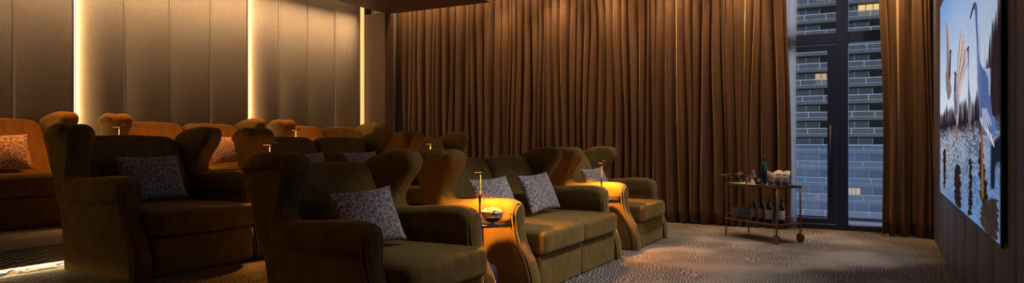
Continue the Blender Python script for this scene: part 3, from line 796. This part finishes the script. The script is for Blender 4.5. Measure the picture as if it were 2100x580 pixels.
def place_pillow(x, y, z, roll, turn, lean=24, first=[True]):
    o = P0 if first[0] else P0.copy()
    if not first[0]: COL.objects.link(o)
    first[0] = False
    # local X across (world y), local Y up, local Z forward
    R = Matrix.Rotation(turn, 4, 'Z') @ Matrix.Rotation(-math.radians(lean), 4, 'Y') @ Matrix.Rotation(roll, 4, 'X') @ Matrix(((0, 0, 1, 0), (1, 0, 0, 0), (0, 1, 0, 0), (0, 0, 0, 1)))
    o.matrix_world = Matrix.Translation((x, y, z)) @ R
    return o
SC = .485
pill = [
    (X1 - .60, G1 + .16 + .45, 0, -.16, -.15, 'patterned grey cushion on the nearest front row armchair'),
    (X1 - .60, G2 + .16 + .38, 0, -.10, -.12, 'patterned grey cushion on the front sofa, partly behind the lamp lit arm'),
    (X1 - .58, G2 + .16 + .85 + .36, 0, -.14, -.10, 'patterned grey cushion on the front sofa seat nearer the curtain'),
    (X1 - .62, G3 + .16 + .34, 0, -.08, -.10, 'patterned cushion on the front row armchair by the bar cart'),
    (X2 - .66, G1 + .16 + .47, Z2, -.05, -.06, 'patterned grey cushion on the dark second row armchair at left'),
    (X2 - .62, G2 + .16 + .42, Z2, -.08, -.10, 'left hand of two cushion tops on the second row sofa'),
    (X2 - .60, G2 + .16 + .85 + .42, Z2, -.08, -.08, 'right hand of two cushion tops on the second row sofa'),
    (X2 - .62, G3 + .16 + .36, Z2, -.10, -.10, 'cushion top showing on the second row armchair by the curtain'),
    (X3 - .66, G1 + .16 + .40, Z3, -.05, -.05, 'patterned cushion at the left edge on the back row armchair'),
    (X3 - .62, G2 + .16 + .85 + .44, Z3, -.03, -.05, 'patterned cushion on the orange lit back row sofa, far seat'),
]
for (x, y, z, roll, turn, lab) in pill:
    o = place_pillow(x, y - .05, z + SC + .215, -roll * .25, turn)
    tag(o, lab, 'cushion', 'grey crackle patterned throw cushions')

# ------------------------------------------------------------------ side tables with reading lamps
def make_table():
    t = empty('side_table')
    b = bmesh.new(); lathe(b, [(0, 0), (.115, 0), (.128, .012), (.132, .05), (.132, .215), (.122, .25), (.09, .268), (0, .27)], 32)
    obj('base', b, M['bluepile'], t)
    b = bmesh.new(); lathe(b, [(0, .26), (.034, .26), (.030, .30), (.030, .545), (.040, .556), (0, .556)], 20); obj('column', b, M['blue'], t)
    b = bmesh.new(); lathe(b, [(0, 0), (.135, 0), (.150, .006), (.154, .018), (.150, .022), (.143, .012), (0, .010)], 40, .02, .045)
    for v in b.verts: v.co.z += .556
    obj('tabletop', b, M['blue'], t)
    return t
def make_lamp():
    l = empty('table_lamp')
    b = bmesh.new(); lathe(b, [(0, 0), (.042, 0), (.042, .008), (.01, .014), (0, .014)], 24); obj('base', b, M['bronze'], l)
    b = bmesh.new(); tube(b, [(0, 0, .012), (0, 0, .405)], .0065, 10); tube(b, [(0, 0, .17), (0, 0, .26)], .009, 10); obj('stem', b, M['bronze'], l)
    hx, hy = .0, .0
    b = bmesh.new(); box(b, -.022, .022, -.065, .075, .402, .412, .004, 2); hd = obj('lamp_head', b, M['bronze'], l)
    b = bmesh.new(); lathe(b, [(0, .412), (.018, .412), (.018, .422), (.012, .428), (0, .429)], 16, 0, .055); obj('knob', b, M['silver'], hd)
    b = bmesh.new(); box(b, -.013, .013, -.058, .005, .3995, .4015); obj('lens', b, M['glow'], hd)
    for nm, yy, p in (('lamp_light', .035, 110), ):
        spot(nm, (0, yy, .395), (0, yy + .03, 0), p, AMBER, 142, .5, .02, hd)
    return l
tb0, lp0 = make_table(), make_lamp()
TX = -.30
tabs = [(X1, 4.36, 0, 'front row side table holding the popcorn bowl', 'reading lamp beside the popcorn bowl'),
        (X1, 6.885, 0, 'front row side table next to the armchair by the bar cart', 'reading lamp beside the front armchair nearest the bar cart'),
        (X2, 4.36, Z2, 'second row side table between the dark armchair and the sofa', 'second row reading lamp right of the dark armchair'),
        (X2, 6.885, Z2, 'second row side table before the curtain side armchair', 'second row reading lamp against the curtain side armchair'),
        (X3, 4.36, Z3, 'back row side table behind the dark armchair', 'back row reading lamp above the dark armchair at left'),
        (X3, 6.885, Z3, 'back row side table between the two sofas', 'back row reading lamp between the two orange sofas')]
for i, (x, y, z, l1, l2) in enumerate(tabs):
    a = tb0 if i == 0 else copy_tree(tb0); b = lp0 if i == 0 else copy_tree(lp0)
    a.location = (x + TX, y, z); b.location = (x + TX - .0, y - .0, z + .567)
    tag(a, l1, 'side table', 'round blue side tables between seats'); tag(b, l2, 'lamp', 'slim bronze reading lamps on the side tables')

bw = empty('popcorn_bowl', (X1 + TX + .062, 4.438, .5665)); tag(bw, 'silver footed bowl heaped with popcorn on the front side table', 'bowl')
b = bmesh.new(); lathe(b, [(0, 0), (.040, 0), (.036, .008), (.022, .016), (.045, .024), (.072, .045), (.084, .075), (.087, .098), (.084, .098), (.080, .076), (.066, .048), (.03, .032), (0, .03)], 36)
obj('bowl', b, M['silver'], bw)
def kernels(bm, n, R, z0, dome, rng, size=.010, elong=1):
    for i in range(n):
        a = rng.uniform(0, 2 * PI); r = R * math.sqrt(rng.random()); z = z0 + dome * (1 - (r / R) ** 2) + rng.uniform(-.006, .004)
        c = Vector((r * math.cos(a), r * math.sin(a), z))
        for q in range(3):
            off = Vector((rng.uniform(-1, 1), rng.uniform(-1, 1), rng.uniform(-1, 1))) * size * .7
            bmesh.ops.create_icosphere(bm, subdivisions=1, radius=size * rng.uniform(.55, .9), matrix=Matrix.Translation(c + off))
b = bmesh.new(); kernels(b, 120, .078, .094, .030, random.Random(2)); pc = obj('popcorn', b, M['popcorn'], bw); pc['kind'] = 'stuff'

# ================================================================== BAR CART
CA = Vector((-1.085, 8.37, 0)); CU = Vector((-.80, .60, 0)).normalized(); CV = Vector((CU.y, -CU.x, 0))
CL, CW = .84, .38
cart = empty('bar_cart', tuple(CA), math.atan2(CU.y, CU.x)); tag(cart, 'brass framed two tier bar cart with disc wheels in front of the curtain', 'bar cart')
# local frame: x along the length from the wheel end, y = -CV (so the depth is negative y)
def CP(u, v, z): return CA + CU * u + CV * v + Vector((0, 0, z))
def cb(bm, u0, u1, v0, v1, z0, z1, bev=.002): return box(bm, u0, u1, -v1, -v0, z0, z1, bev, 1)
for (u, v, z0) in ((0, 0, .05), (0, CW, .05), (CL, 0, .0), (CL, CW, .0)):
    b = bmesh.new(); tube(b, [(u, -v, z0), (u, -v, .675)], .0105 if u == 0 else .008, 10); obj('leg', b, M['brass'], cart)
for v in (0, CW):
    b = bmesh.new(); s_w = -1 if v == 0 else 1
    bmesh.ops.create_cone(b, cap_ends=True, segments=40, radius1=.056, radius2=.056, depth=.022, matrix=Matrix.Translation((0, -v + .0, .056)) @ Matrix.Rotation(PI / 2, 4, 'X') @ Matrix.Rotation(0, 4, 'Y'))
    bmesh.ops.bevel(b, geom=[e for e in b.edges if e.is_boundary is False and abs((e.verts[0].co - e.verts[1].co).y) < 1e-5], offset=.003, segments=2, affect='EDGES')
    wl = obj('wheel', b, M['brass'], cart, smooth=False)
b = bmesh.new(); cb(b, -.012, CL + .012, -.012, .006, .648, .676); cb(b, -.012, CL + .012, CW - .006, CW + .012, .648, .676)
cb(b, -.012, .006, .006, CW - .006, .648, .676); cb(b, CL - .006, CL + .012, .006, CW - .006, .648, .676)
obj('top_frame', b, M['brass'], cart, smooth=False)
b = bmesh.new(); cb(b, .006, CL - .006, .006, CW - .006, .658, .668); obj('top_shelf', b, M['blue'], cart, smooth=False)
b = bmesh.new(); cb(b, -.012, CL + .012, -.010, .006, .208, .232); cb(b, -.012, CL + .012, CW - .006, CW + .010, .208, .232)
cb(b, -.010, .006, .006, CW - .006, .208, .232); cb(b, CL - .006, CL + .010, .006, CW - .006, .208, .232)
obj('lower_frame', b, M['brass'], cart, smooth=False)
b = bmesh.new(); cb(b, .006, CL - .006, .006, CW - .006, .216, .226); obj('lower_shelf', b, M['blue'], cart, smooth=False)
b = bmesh.new(); tube(b, [(.03, -0, .285), (CL, -0, .285)], .0035, 8); tube(b, [(.03, -CW, .285), (CL, -CW, .285)], .0035, 8); tube(b, [(CL, 0, .285), (CL, -CW, .285)], .0035, 8)
for u in (.12, .4, .68):
    for v in (0, CW): tube(b, [(u, -v, .23), (u, -v, .285)], .003, 6)
obj('gallery_rail', b, M['brass'], cart)
b = bmesh.new()
for v in (0, CW): tube(b, [(CL, -v, .67), (CL, -v, .755), (CL + .13, -v, .765)], .0055, 8)
tube(b, [(CL + .13, 0, .765), (CL + .13, -CW, .765)], .0065, 8); obj('push_handle', b, M['brass'], cart)

CG = 'items on the top of the bar cart'
def cart_thing(name, u, v, z, label, cat, group=None):
    p = CP(u, v, z); e = empty(name, tuple(p), random.uniform(0, 6)); tag(e, label, cat, group); return e
TZ, LZ = .6685, .2265
def L(prof, n=24): return lathe(bmesh.new(), prof, n)
npk = obj('linen_runner', boxbm(.42, CL - .03, -(CW - .05), -.02, .0, .005, .002, 1), M['napkin'], smooth=False, loc=tuple(CA + Vector((0, 0, TZ))), rot=(0, 0, math.atan2(CU.y, CU.x)))
tag(npk, 'white linen runner lying on the left half of the cart top', 'napkin')
NZ = TZ + .0052
# green bottle
def bottle(u, v, z, h, r, glass, foil, label_m, lab, name='bottle', squat=False, group=None):
    e = cart_thing(name, u, v, z, lab, 'bottle', group)
    sh_ = .62 * h
    prof = [(0, .004), (r * .7, 0), (r, .006), (r, sh_ * .97), (r * .96, sh_ + .010), (r * .62, sh_ + .035), (r * .38, sh_ + .055), (r * .34, h * .84), (r * .34, h - .008), (0, h - .008)]
    obj('glass', L(prof), glass, e)
    obj('cap', L([(0, h * .86), (r * .40, h * .86), (r * .40, h * .985), (r * .36, h), (0, h)]), foil, e)
    obj('paper_label', L([(r + .0006, sh_ * .25), (r + .0012, sh_ * .26), (r + .0012, sh_ * .86), (r + .0006, sh_ * .87)]), label_m, e)
    return e
bottle(.42, .22, NZ, .335, .040, M['green'], M['foil'], M['foil'], 'tall green glass bottle on top of the bar cart')
BG = 'spirit bottles on the lower cart shelf'
bottle(.46, .10, LZ, .275, .037, M['redliq'], M['pinkfoil'], M['tanlabel'], 'reddish bottle with dull pink neck, leftmost of the bottles on the lower shelf', group=BG)
bottle(.355, .12, LZ, .300, .042, M['brownglass'], M['foil'], M['tanlabel'], 'broad brown bottle with tan label, second from left on the lower shelf', group=BG)
bottle(.235, .12, LZ, .285, .040, M['brownglass'], M['foil'], M['label'], 'dark bottle with cream label between two others on the lower shelf', group=BG)
bottle(.085, .17, LZ, .285, .038, M['blackglass'], M['foil'], M['label'], 'black bottle behind the cart leg, rightmost on the lower shelf', group=BG)
# tumblers
for i, (u, v) in enumerate(((.76, .08), (.68, .08), (.60, .085), (.72, .20), (.63, .21))):
    g = cart_thing('highball_glass', u, v, LZ, ['cut crystal glass, leftmost in the front line on the lower shelf', 'cut crystal glass, middle of the front line on the lower shelf',
        'cut crystal glass next to the reddish bottle on the lower shelf', 'cut crystal glass behind the leftmost one on the lower shelf', 'cut crystal glass behind the middle one on the lower shelf'][i], 'glass', 'cut crystal glasses on the lower cart shelf')
    obj('glass_body', L([(0, 0), (.030, 0), (.034, .006), (.038, .135), (.0355, .135), (.032, .018), (0, .014)]), M['cut'], g)
# cocktail coupe
g = cart_thing('cocktail_glass', .70, .09, NZ, 'stemmed cocktail glass filled with a pink drink', 'glass')
obj('glass_body', L([(0, 0), (.030, 0), (.030, .002), (.004, .006), (.003, .075), (.012, .085), (.052, .125), (.0505, .1255), (.012, .089), (0, .086)]), M['glass'], g)
obj('drink', L([(0, .089), (.012, .090), (.045, .118), (0, .119)]), M['pinkdrink'], g)
g = cart_thing('garnished_glass', .80, .20, NZ, 'narrow glass with pale green garnish at the left end of the cart top', 'glass')
obj('glass_body', L([(0, 0), (.026, 0), (.030, .105), (.028, .105), (.024, .008), (0, .006)]), M['glass'], g)
b = bmesh.new()
for k in range(6):
    a = k * 1.05; tube(b, [(0, 0, .02), (.008 * math.cos(a), .008 * math.sin(a), .08), (.03 * math.cos(a), .03 * math.sin(a), .125 + .008 * (k % 3))], [.004, .007, .002], 6)
obj('garnish', b, M['leaf'], g)
g = cart_thing('berry_jar', .63, .17, NZ, 'rounded glass jar of dark red berries behind the pink drink', 'jar')
obj('glass_body', L([(0, 0), (.032, 0), (.046, .02), (.048, .055), (.034, .085), (.020, .10), (.020, .135), (.026, .14), (.023, .142), (.017, .135), (0, .132)]), M['glass'], g)
b = bmesh.new(); kernels(b, 26, .034, .03, .028, random.Random(4), .010); obj('berries', b, M['cherry'], g)['kind'] = 'stuff'
g = cart_thing('cocktail_shaker', .49, .12, NZ, 'polished silver cocktail shaker left of the green bottle', 'shaker')
obj('body', L([(0, 0), (.026, 0), (.034, .09), (.033, .10), (0, .10)]), M['silver'], g)
obj('cap', L([(.033, .10), (.026, .125), (.014, .14), (.014, .16), (.010, .168), (0, .169)]), M['silver'], g)
g = cart_thing('snack_bowl', .36, .08, NZ, 'round glass bowl of amber nuts below the green bottle', 'bowl')
obj('glass_body', L([(0, 0), (.025, 0), (.042, .02), (.047, .05), (.040, .075), (.037, .075), (.044, .05), (.03, .012), (0, .010)]), M['glass'], g)
b = bmesh.new(); kernels(b, 40, .036, .035, .020, random.Random(9), .009); obj('nuts', b, M['amber'], g)['kind'] = 'stuff'
g = cart_thing('bar_jigger', .55, .07, NZ, 'small brass jigger standing left of the shaker', 'jigger')
obj('cups', L([(0, .003), (.016, 0), (.017, .002), (.006, .035), (.019, .075), (.018, .075), (0, .04)], 18), M['brass'], g)
# popcorn cones in smoky tumblers
for i, (u, v, tilt) in enumerate(((.175, .10, .10), (.215, .25, -.15), (.052, .20, .25))):
    g = cart_thing('popcorn_cone', u, v, TZ, ['popcorn cone in a smoky tumbler, leftmost of three', 'popcorn cone in a smoky tumbler, behind the other two', 'popcorn cone in a smoky tumbler, closest to the window'][i], 'popcorn', 'popcorn cones in tumblers on the cart')
    obj('tumbler', L([(0, 0), (.036, 0), (.042, .105), (.040, .105), (.034, .008), (0, .006)], 20), M['cup'], g)
    b = bmesh.new(); n = 22; ra = []; rb_ = []
    for k in range(n):
        a = 2 * PI * k / n; top = .150 + .035 * math.cos(a - i * 2)
        ra.append(b.verts.new((.012 * math.cos(a), .012 * math.sin(a), .02))); rb_.append(b.verts.new((.054 * math.cos(a), .050 * math.sin(a), top)))
    for k in range(n): b.faces.new((ra[k], ra[(k + 1) % n], rb_[(k + 1) % n], rb_[k]))
    pp = obj('paper_cone', b, M['paper'], g); pp.modifiers.new('t', 'SOLIDIFY').thickness = .0015
    b = bmesh.new(); kernels(b, 30, .042, .130, .022, random.Random(20 + i), .010); obj('popcorn', b, M['popcorn'], g)['kind'] = 'stuff'
for i, (u, v) in enumerate(((.262, .045), (.095, .055))):
    g = cart_thing('snack_dish', u, v, TZ, ['low dark dish of nuts left of the popcorn cones', 'low dark dish of nuts in front of the popcorn cones'][i], 'dish', 'low snack dishes on the cart')
    obj('dish', L([(0, 0), (.028, 0), (.040, .016), (.038, .016), (.026, .004), (0, .004)], 20), M['bronze'], g)
    b = bmesh.new(); kernels(b, 16, .028, .012, .010, random.Random(40 + i), .007); obj('nuts', b, M['amber'], g)['kind'] = 'stuff'

# ================================================================== SCREEN
SXF = .520
def scr(px, py):
    k = (px - 1050) / F_PX; c, s = math.cos(YAW), math.sin(YAW)
    y = SXF * (c + k * s) / (k * c - s); d = -SXF * s + y * c
    return y, 1.2 - (py - 290) * d / F_PX
y_l, _ = scr(1928, 300); y_r, _ = scr(2050, 300)
zb = (scr(1928, 395)[1] + scr(2050, 497)[1]) / 2; zt = scr(1930, 12)[1]
tv = empty('cinema_screen', (WX1 - .005, (y_l + y_r) / 2, (zb + zt) / 2)); tag(tv, 'large wall screen showing white cranes wading in a misty lake', 'screen')
ty, tz = tv.location.y, tv.location.z; dx = SXF - tv.location.x
bz = .022
obj('wall_mount', boxbm(dx + .016, -.001, y_r + .35 - ty, y_l - .35 - ty, zb + .3 - tz, zt - .3 - tz, .006, 2), M['bezel'], tv, smooth=False)
obj('housing', boxbm(dx + .002, dx + .018, y_r - bz - ty, y_l + bz - ty, zb - bz - tz, zt + bz - tz, .006, 2), M['bezel'], tv, smooth=False)
NW, NH = 460, 560
U = np.linspace(y_l, y_r, NW); Vv = np.linspace(zb, zt, NH); UU, VV = np.meshgrid(U, Vv)
# screen coordinates: a = 0..1 left to right, b = 0..1 top to bottom
Aa = (UU - y_l) / (y_r - y_l); Bb = 1 - (VV - zb) / (zt - zb)
def c2a(X, Y, crop):
    px, py = (1915 + X / 2.32, Y / 2.32) if crop == 4 else (1915 + X / 2.23, 240 + Y / 2.23)
    y, z = scr(px, py); return ((y - y_l) / (y_r - y_l), 1 - (z - zb) / (zt - zb))
rs = np.random.RandomState(3)
def vnoise(sx1, sy1, seed):
    r = np.random.RandomState(seed); gx, gy = int(sx1) + 3, int(sy1) + 3; g = r.rand(gy, gx)
    x = Aa * sx1; y = Bb * sy1; xi = x.astype(int); yi = y.astype(int); fx = x - xi; fy = y - yi; fx = fx * fx * (3 - 2 * fx); fy = fy * fy * (3 - 2 * fy)
    return (g[yi, xi] * (1 - fx) + g[yi, xi + 1] * fx) * (1 - fy) + (g[yi + 1, xi] * (1 - fx) + g[yi + 1, xi + 1] * fx) * fy
def lerp(a, b, t): return np.asarray(a) * (1 - t[..., None]) + np.asarray(b) * t[..., None]
img = lerp((.22, .36, .60), (.66, .70, .76), np.clip(Bb * 1.6, 0, 1))
img *= (1 - .30 * np.clip(Aa - .45, 0, 1))[..., None]
hor = .655
# bare trees on the far bank, taller to the right
h = .045 + .06 * vnoise(30, 1, 5) + .03 * vnoise(90, 1, 6) + .22 * np.clip((Aa - .80) / .2, 0, 1) * (.5 + vnoise(26, 1, 9))
tm = np.clip((Bb - (hor - h)) / .02, 0, 1) * (Bb < hor); dens = np.clip(vnoise(150, 8, 7) * 1.5 - .1 + (Bb - (hor - h)) * 10, 0, 1)
img = lerp_ = img * (1 - (tm * dens)[..., None]) + np.array((.045, .028, .035)) * (tm * dens)[..., None]
for (xx, t0, w_) in ((.80, .33, .003), (.86, .42, .004), (.93, .38, .003), (.97, .45, .005), (.72, .52, .002), (.40, .57, .002)):
    m_ = np.exp(-((Aa - xx) / w_) ** 2) * np.clip((Bb - t0) / .1, 0, 1) * (Bb < hor) * .7
    img = img * (1 - m_[..., None]) + np.array((.06, .05, .07)) * m_[..., None]
# water
wm = (Bb >= hor).astype(float)
dpt = np.clip((Bb - hor) / (1 - hor), 0, 1)
wat = lerp((.42, .44, .50), (.18, .29, .48), np.clip(dpt * 1.3 - .2 + (Aa - .4) * .8, 0, 1))
rip = np.sin(200 * np.log1p(2.2 * dpt) + 16 * vnoise(16, 26, 11) + 7 * vnoise(60, 80, 14)) * .5 + .5
stk = np.clip((vnoise(46, 150, 31) * .6 + vnoise(100, 260, 32) * .4 - .44) * 9, 0, 1)
rip = np.clip(stk * (.35 + .65 * rip) * (vnoise(7, 9, 12) * 3.0 - .3), 0, 1) * (1 - .8 * dpt ** .8)
wat = wat * (1 - .9 * rip[..., None]) + np.array((.02, .025, .045)) * .9 * rip[..., None]
bank = np.exp(-((Bb - hor) / .035) ** 2) * (.5 + .5 * vnoise(60, 30, 13)) * 1.1
wat = wat * (1 - np.clip(bank, 0, 1)[..., None]) + np.array((.03, .022, .028)) * np.clip(bank, 0, 1)[..., None]
sil = np.clip((vnoise(16, 12, 15) - .62) * 6, 0, 1) * np.clip((Aa - .55) * 4, 0, 1) * (dpt < .6)
wat = wat * (1 - sil[..., None]) + np.array((.02, .03, .05)) * sil[..., None]
img = img * (1 - wm[..., None]) + wat * wm[..., None]
def fill(pts, col, crop=4, shade=None, col2=None, alpha=1.0, jag=0.0):
    global img
    AA = Aa + jag * (vnoise(10, 150, 41) + .6 * vnoise(14, 60, 42) - .8) if jag else Aa
    P = np.array([c2a(x, y, crop) for x, y in catmull(pts, 4)])
    inside = np.zeros(Aa.shape, bool); n = len(P)
    for i in range(n):
        x1, y1 = P[i - 1]; x2, y2 = P[i]
        c = ((y1 > Bb) != (y2 > Bb)) & (AA < (x2 - x1) * (Bb - y1) / (y2 - y1 + 1e-12) + x1); inside ^= c
    m_ = inside.astype(float) * alpha
    cc = np.broadcast_to(np.asarray(col, float), img.shape)
    if col2 is not None:
        t = np.clip(shade(Aa, Bb), 0, 1); cc = lerp(col, col2, t)
    img = img * (1 - m_[..., None]) + cc * m_[..., None]
fe = lambda a, b: .5 + .5 * np.sin((a * 1.0 - b * .35) * 260 + 3 * np.sin(b * 30))
# reflections
for pts in ([(97, 225), (118, 228), (122, 330), (126, 418), (98, 385), (94, 300)], [(160, 200), (172, 205), (176, 330), (172, 440), (158, 440), (162, 300)],
            [(208, 130), (222, 130), (238, 300), (240, 380), (216, 385), (208, 250)], [(44, 160), (54, 160), (54, 300), (46, 320)]):
    fill(pts, (.035, .022, .020), 5, lambda a, b: .5 + .5 * np.sin(b * 300), (.05, .032, .028), 1.0, jag=.03)
fill([(225, 400), (250, 372), (288, 378), (296, 440), (292, 520), (285, 560), (235, 520), (212, 470)], (.055, .038, .035), 5, lambda a, b: vnoise(30, 40, 21), (.085, .058, .048), jag=.035)
def stroke(p0, p1, w0, w1, col, crop=4, bend=0.0, alpha=1.0):
    (x0, y0), (x1, y1) = p0, p1; L_ = math.hypot(x1 - x0, y1 - y0) + 1e-6; nx, ny = -(y1 - y0) / L_, (x1 - x0) / L_
    mx_, my_ = (x0 + x1) / 2 + nx * bend, (y0 + y1) / 2 + ny * bend
    fill([(x0 + nx * w0, y0 + ny * w0), (mx_ + nx * (w0 + w1) * .6, my_ + ny * (w0 + w1) * .6), (x1 + nx * w1, y1 + ny * w1),
          (x1 - nx * w1, y1 - ny * w1), (mx_ - nx * (w0 + w1) * .6, my_ - ny * (w0 + w1) * .6), (x0 - nx * w0, y0 - ny * w0)], col, crop, alpha=alpha)
# far left bird with raised wing
for k in range(12):
    u = k / 11; stroke((62 + 12 * u, 420 - 20 * u), (60 + 14 * u + (6 if k % 2 else 0), 112 + 235 * u ** 1.5 - 60 * u * (1 - u)), 3.5, 1.2, (.30 + .22 * (k % 2), .24 + .17 * (k % 2), .23 + .16 * (k % 2)), 4, 3)
fill([(56, 350), (66, 340), (74, 370), (84, 430), (70, 478), (60, 430)], (.36, .29, .28), 4, fe, (.18, .14, .15))
stroke((80, 244), (74, 370), 2.5, 4, (.10, .09, .13)); stroke((75, 256), (82, 238), 1, 3.5, (.02, .02, .035))
# centre bird, wing fanned
for k in range(22):
    u = k / 21; tip = (128 + 30 * u + 3 * math.sin(k * 2.3), 160 + 150 * u ** 1.3 + 7 * math.sin(k * 1.7))
    stroke((108 + 12 * u, 520 - 60 * u), tip, 4.0, 1.4, (.34 + .30 * (k % 2), .28 + .24 * (k % 2), .27 + .22 * (k % 2)), 4, -6)
fill([(104, 400), (116, 410), (122, 500), (118, 570), (112, 600), (104, 560), (100, 480)], (.30, .26, .32), 4, fe, (.50, .44, .44))
stroke((103, 348), (100, 440), 3, 4, (.10, .10, .17)); stroke((100, 440), (106, 540), 4, 7, (.18, .17, .25)); stroke((97, 340), (105, 356), 1.5, 3.5, (.03, .03, .05))
# slim bird
fill([(163, 222), (168, 240), (166, 330), (170, 420), (179, 490), (178, 560), (170, 600), (163, 560), (162, 470), (164, 380), (161, 270), (158, 240)], (.12, .12, .20), 4, fe, (.30, .28, .36))
stroke((156, 242), (166, 222), 1, 3.5, (.015, .015, .03))
# great bird in front
fill([(186, 40), (196, 10), (206, 30), (207, 100), (212, 190), (216, 270), (232, 322), (258, 326), (266, 370), (268, 430), (276, 520), (284, 600), (262, 640), (225, 610), (214, 500), (207, 400), (206, 300), (204, 200), (199, 110), (195, 50)],
     (.10, .15, .32), 4, lambda a, b: np.clip((b - .26) * 5, 0, 1) * (.75 + .4 * (fe(a, b) - .5)) - np.clip((a - .70) * 6, 0, .8), (.46, .50, .64))
fill([(196, 12), (190, 38), (175, 88), (172, 84), (182, 42), (190, 16)], (.02, .025, .045), 4)
fill([(210, 0), (232, 20), (256, 70), (274, 110), (276, 138), (262, 110), (240, 70), (222, 40)], (.42, .36, .36), 5, fe, (.70, .66, .70))
fill([(252, 0), (280, 0), (284, 50), (278, 95), (262, 60)], (.13, .20, .42), 5)
for k in range(9):
    stroke((236 + 4 * k, 330), (262 + 3 * (k % 3), 335 + 16 * k), 3, 1.2, (.22 + .3 * (k % 2), .27 + .3 * (k % 2), .42 + .26 * (k % 2)))
    stroke((230 + 3 * k, 520), (238 + 5 * k, 620 - 4 * k), 3, 1.5, (.20 + .3 * (k % 2), .24 + .3 * (k % 2), .38 + .26 * (k % 2)))
for pts in ([(106, 600), (112, 600), (113, 660), (108, 660)], [(166, 596), (171, 596), (171, 640), (167, 640)]): fill(pts, (.30, .16, .10), 4)
fill([(215, 50), (223, 50), (226, 200), (228, 355), (218, 355), (216, 200)], (.28, .13, .05), 5)
img = img * (.92 + .16 * vnoise(200, 140, 33))[..., None]
img = np.clip(img, 0, 1) ** 1.25
xs_ = np.full(UU.size, dx); co = np.stack([xs_, UU.ravel() - ty, VV.ravel() - tz], 1)
ii = np.arange(NW * NH).reshape(NH, NW); fc = np.stack([ii[:-1, :-1], ii[1:, :-1], ii[1:, 1:], ii[:-1, 1:]], -1).reshape(-1, 4)
me = bpy.data.meshes.new('display'); me.from_pydata(co.tolist(), [], fc.tolist()); me.update()
ca = me.color_attributes.new('picture', 'FLOAT_COLOR', 'POINT')
ca.data.foreach_set('color', np.concatenate([img.reshape(-1, 3), np.ones((NW * NH, 1))], 1).astype('f').ravel())
m, t, b_ = new_mat('lit screen picture')
at = N(t, 'ShaderNodeVertexColor'); at.layer_name = 'picture'
b_.inputs['Base Color'].default_value = (.004, .004, .005, 1); b_.inputs['Roughness'].default_value = .3; b_.inputs['Specular IOR Level'].default_value = 0; b_.inputs['IOR'].default_value = 1.0
t.links.new(at.outputs[0], b_.inputs['Emission Color']); b_.inputs['Emission Strength'].default_value = 1.1
obj('display', me, m, tv, smooth=False)
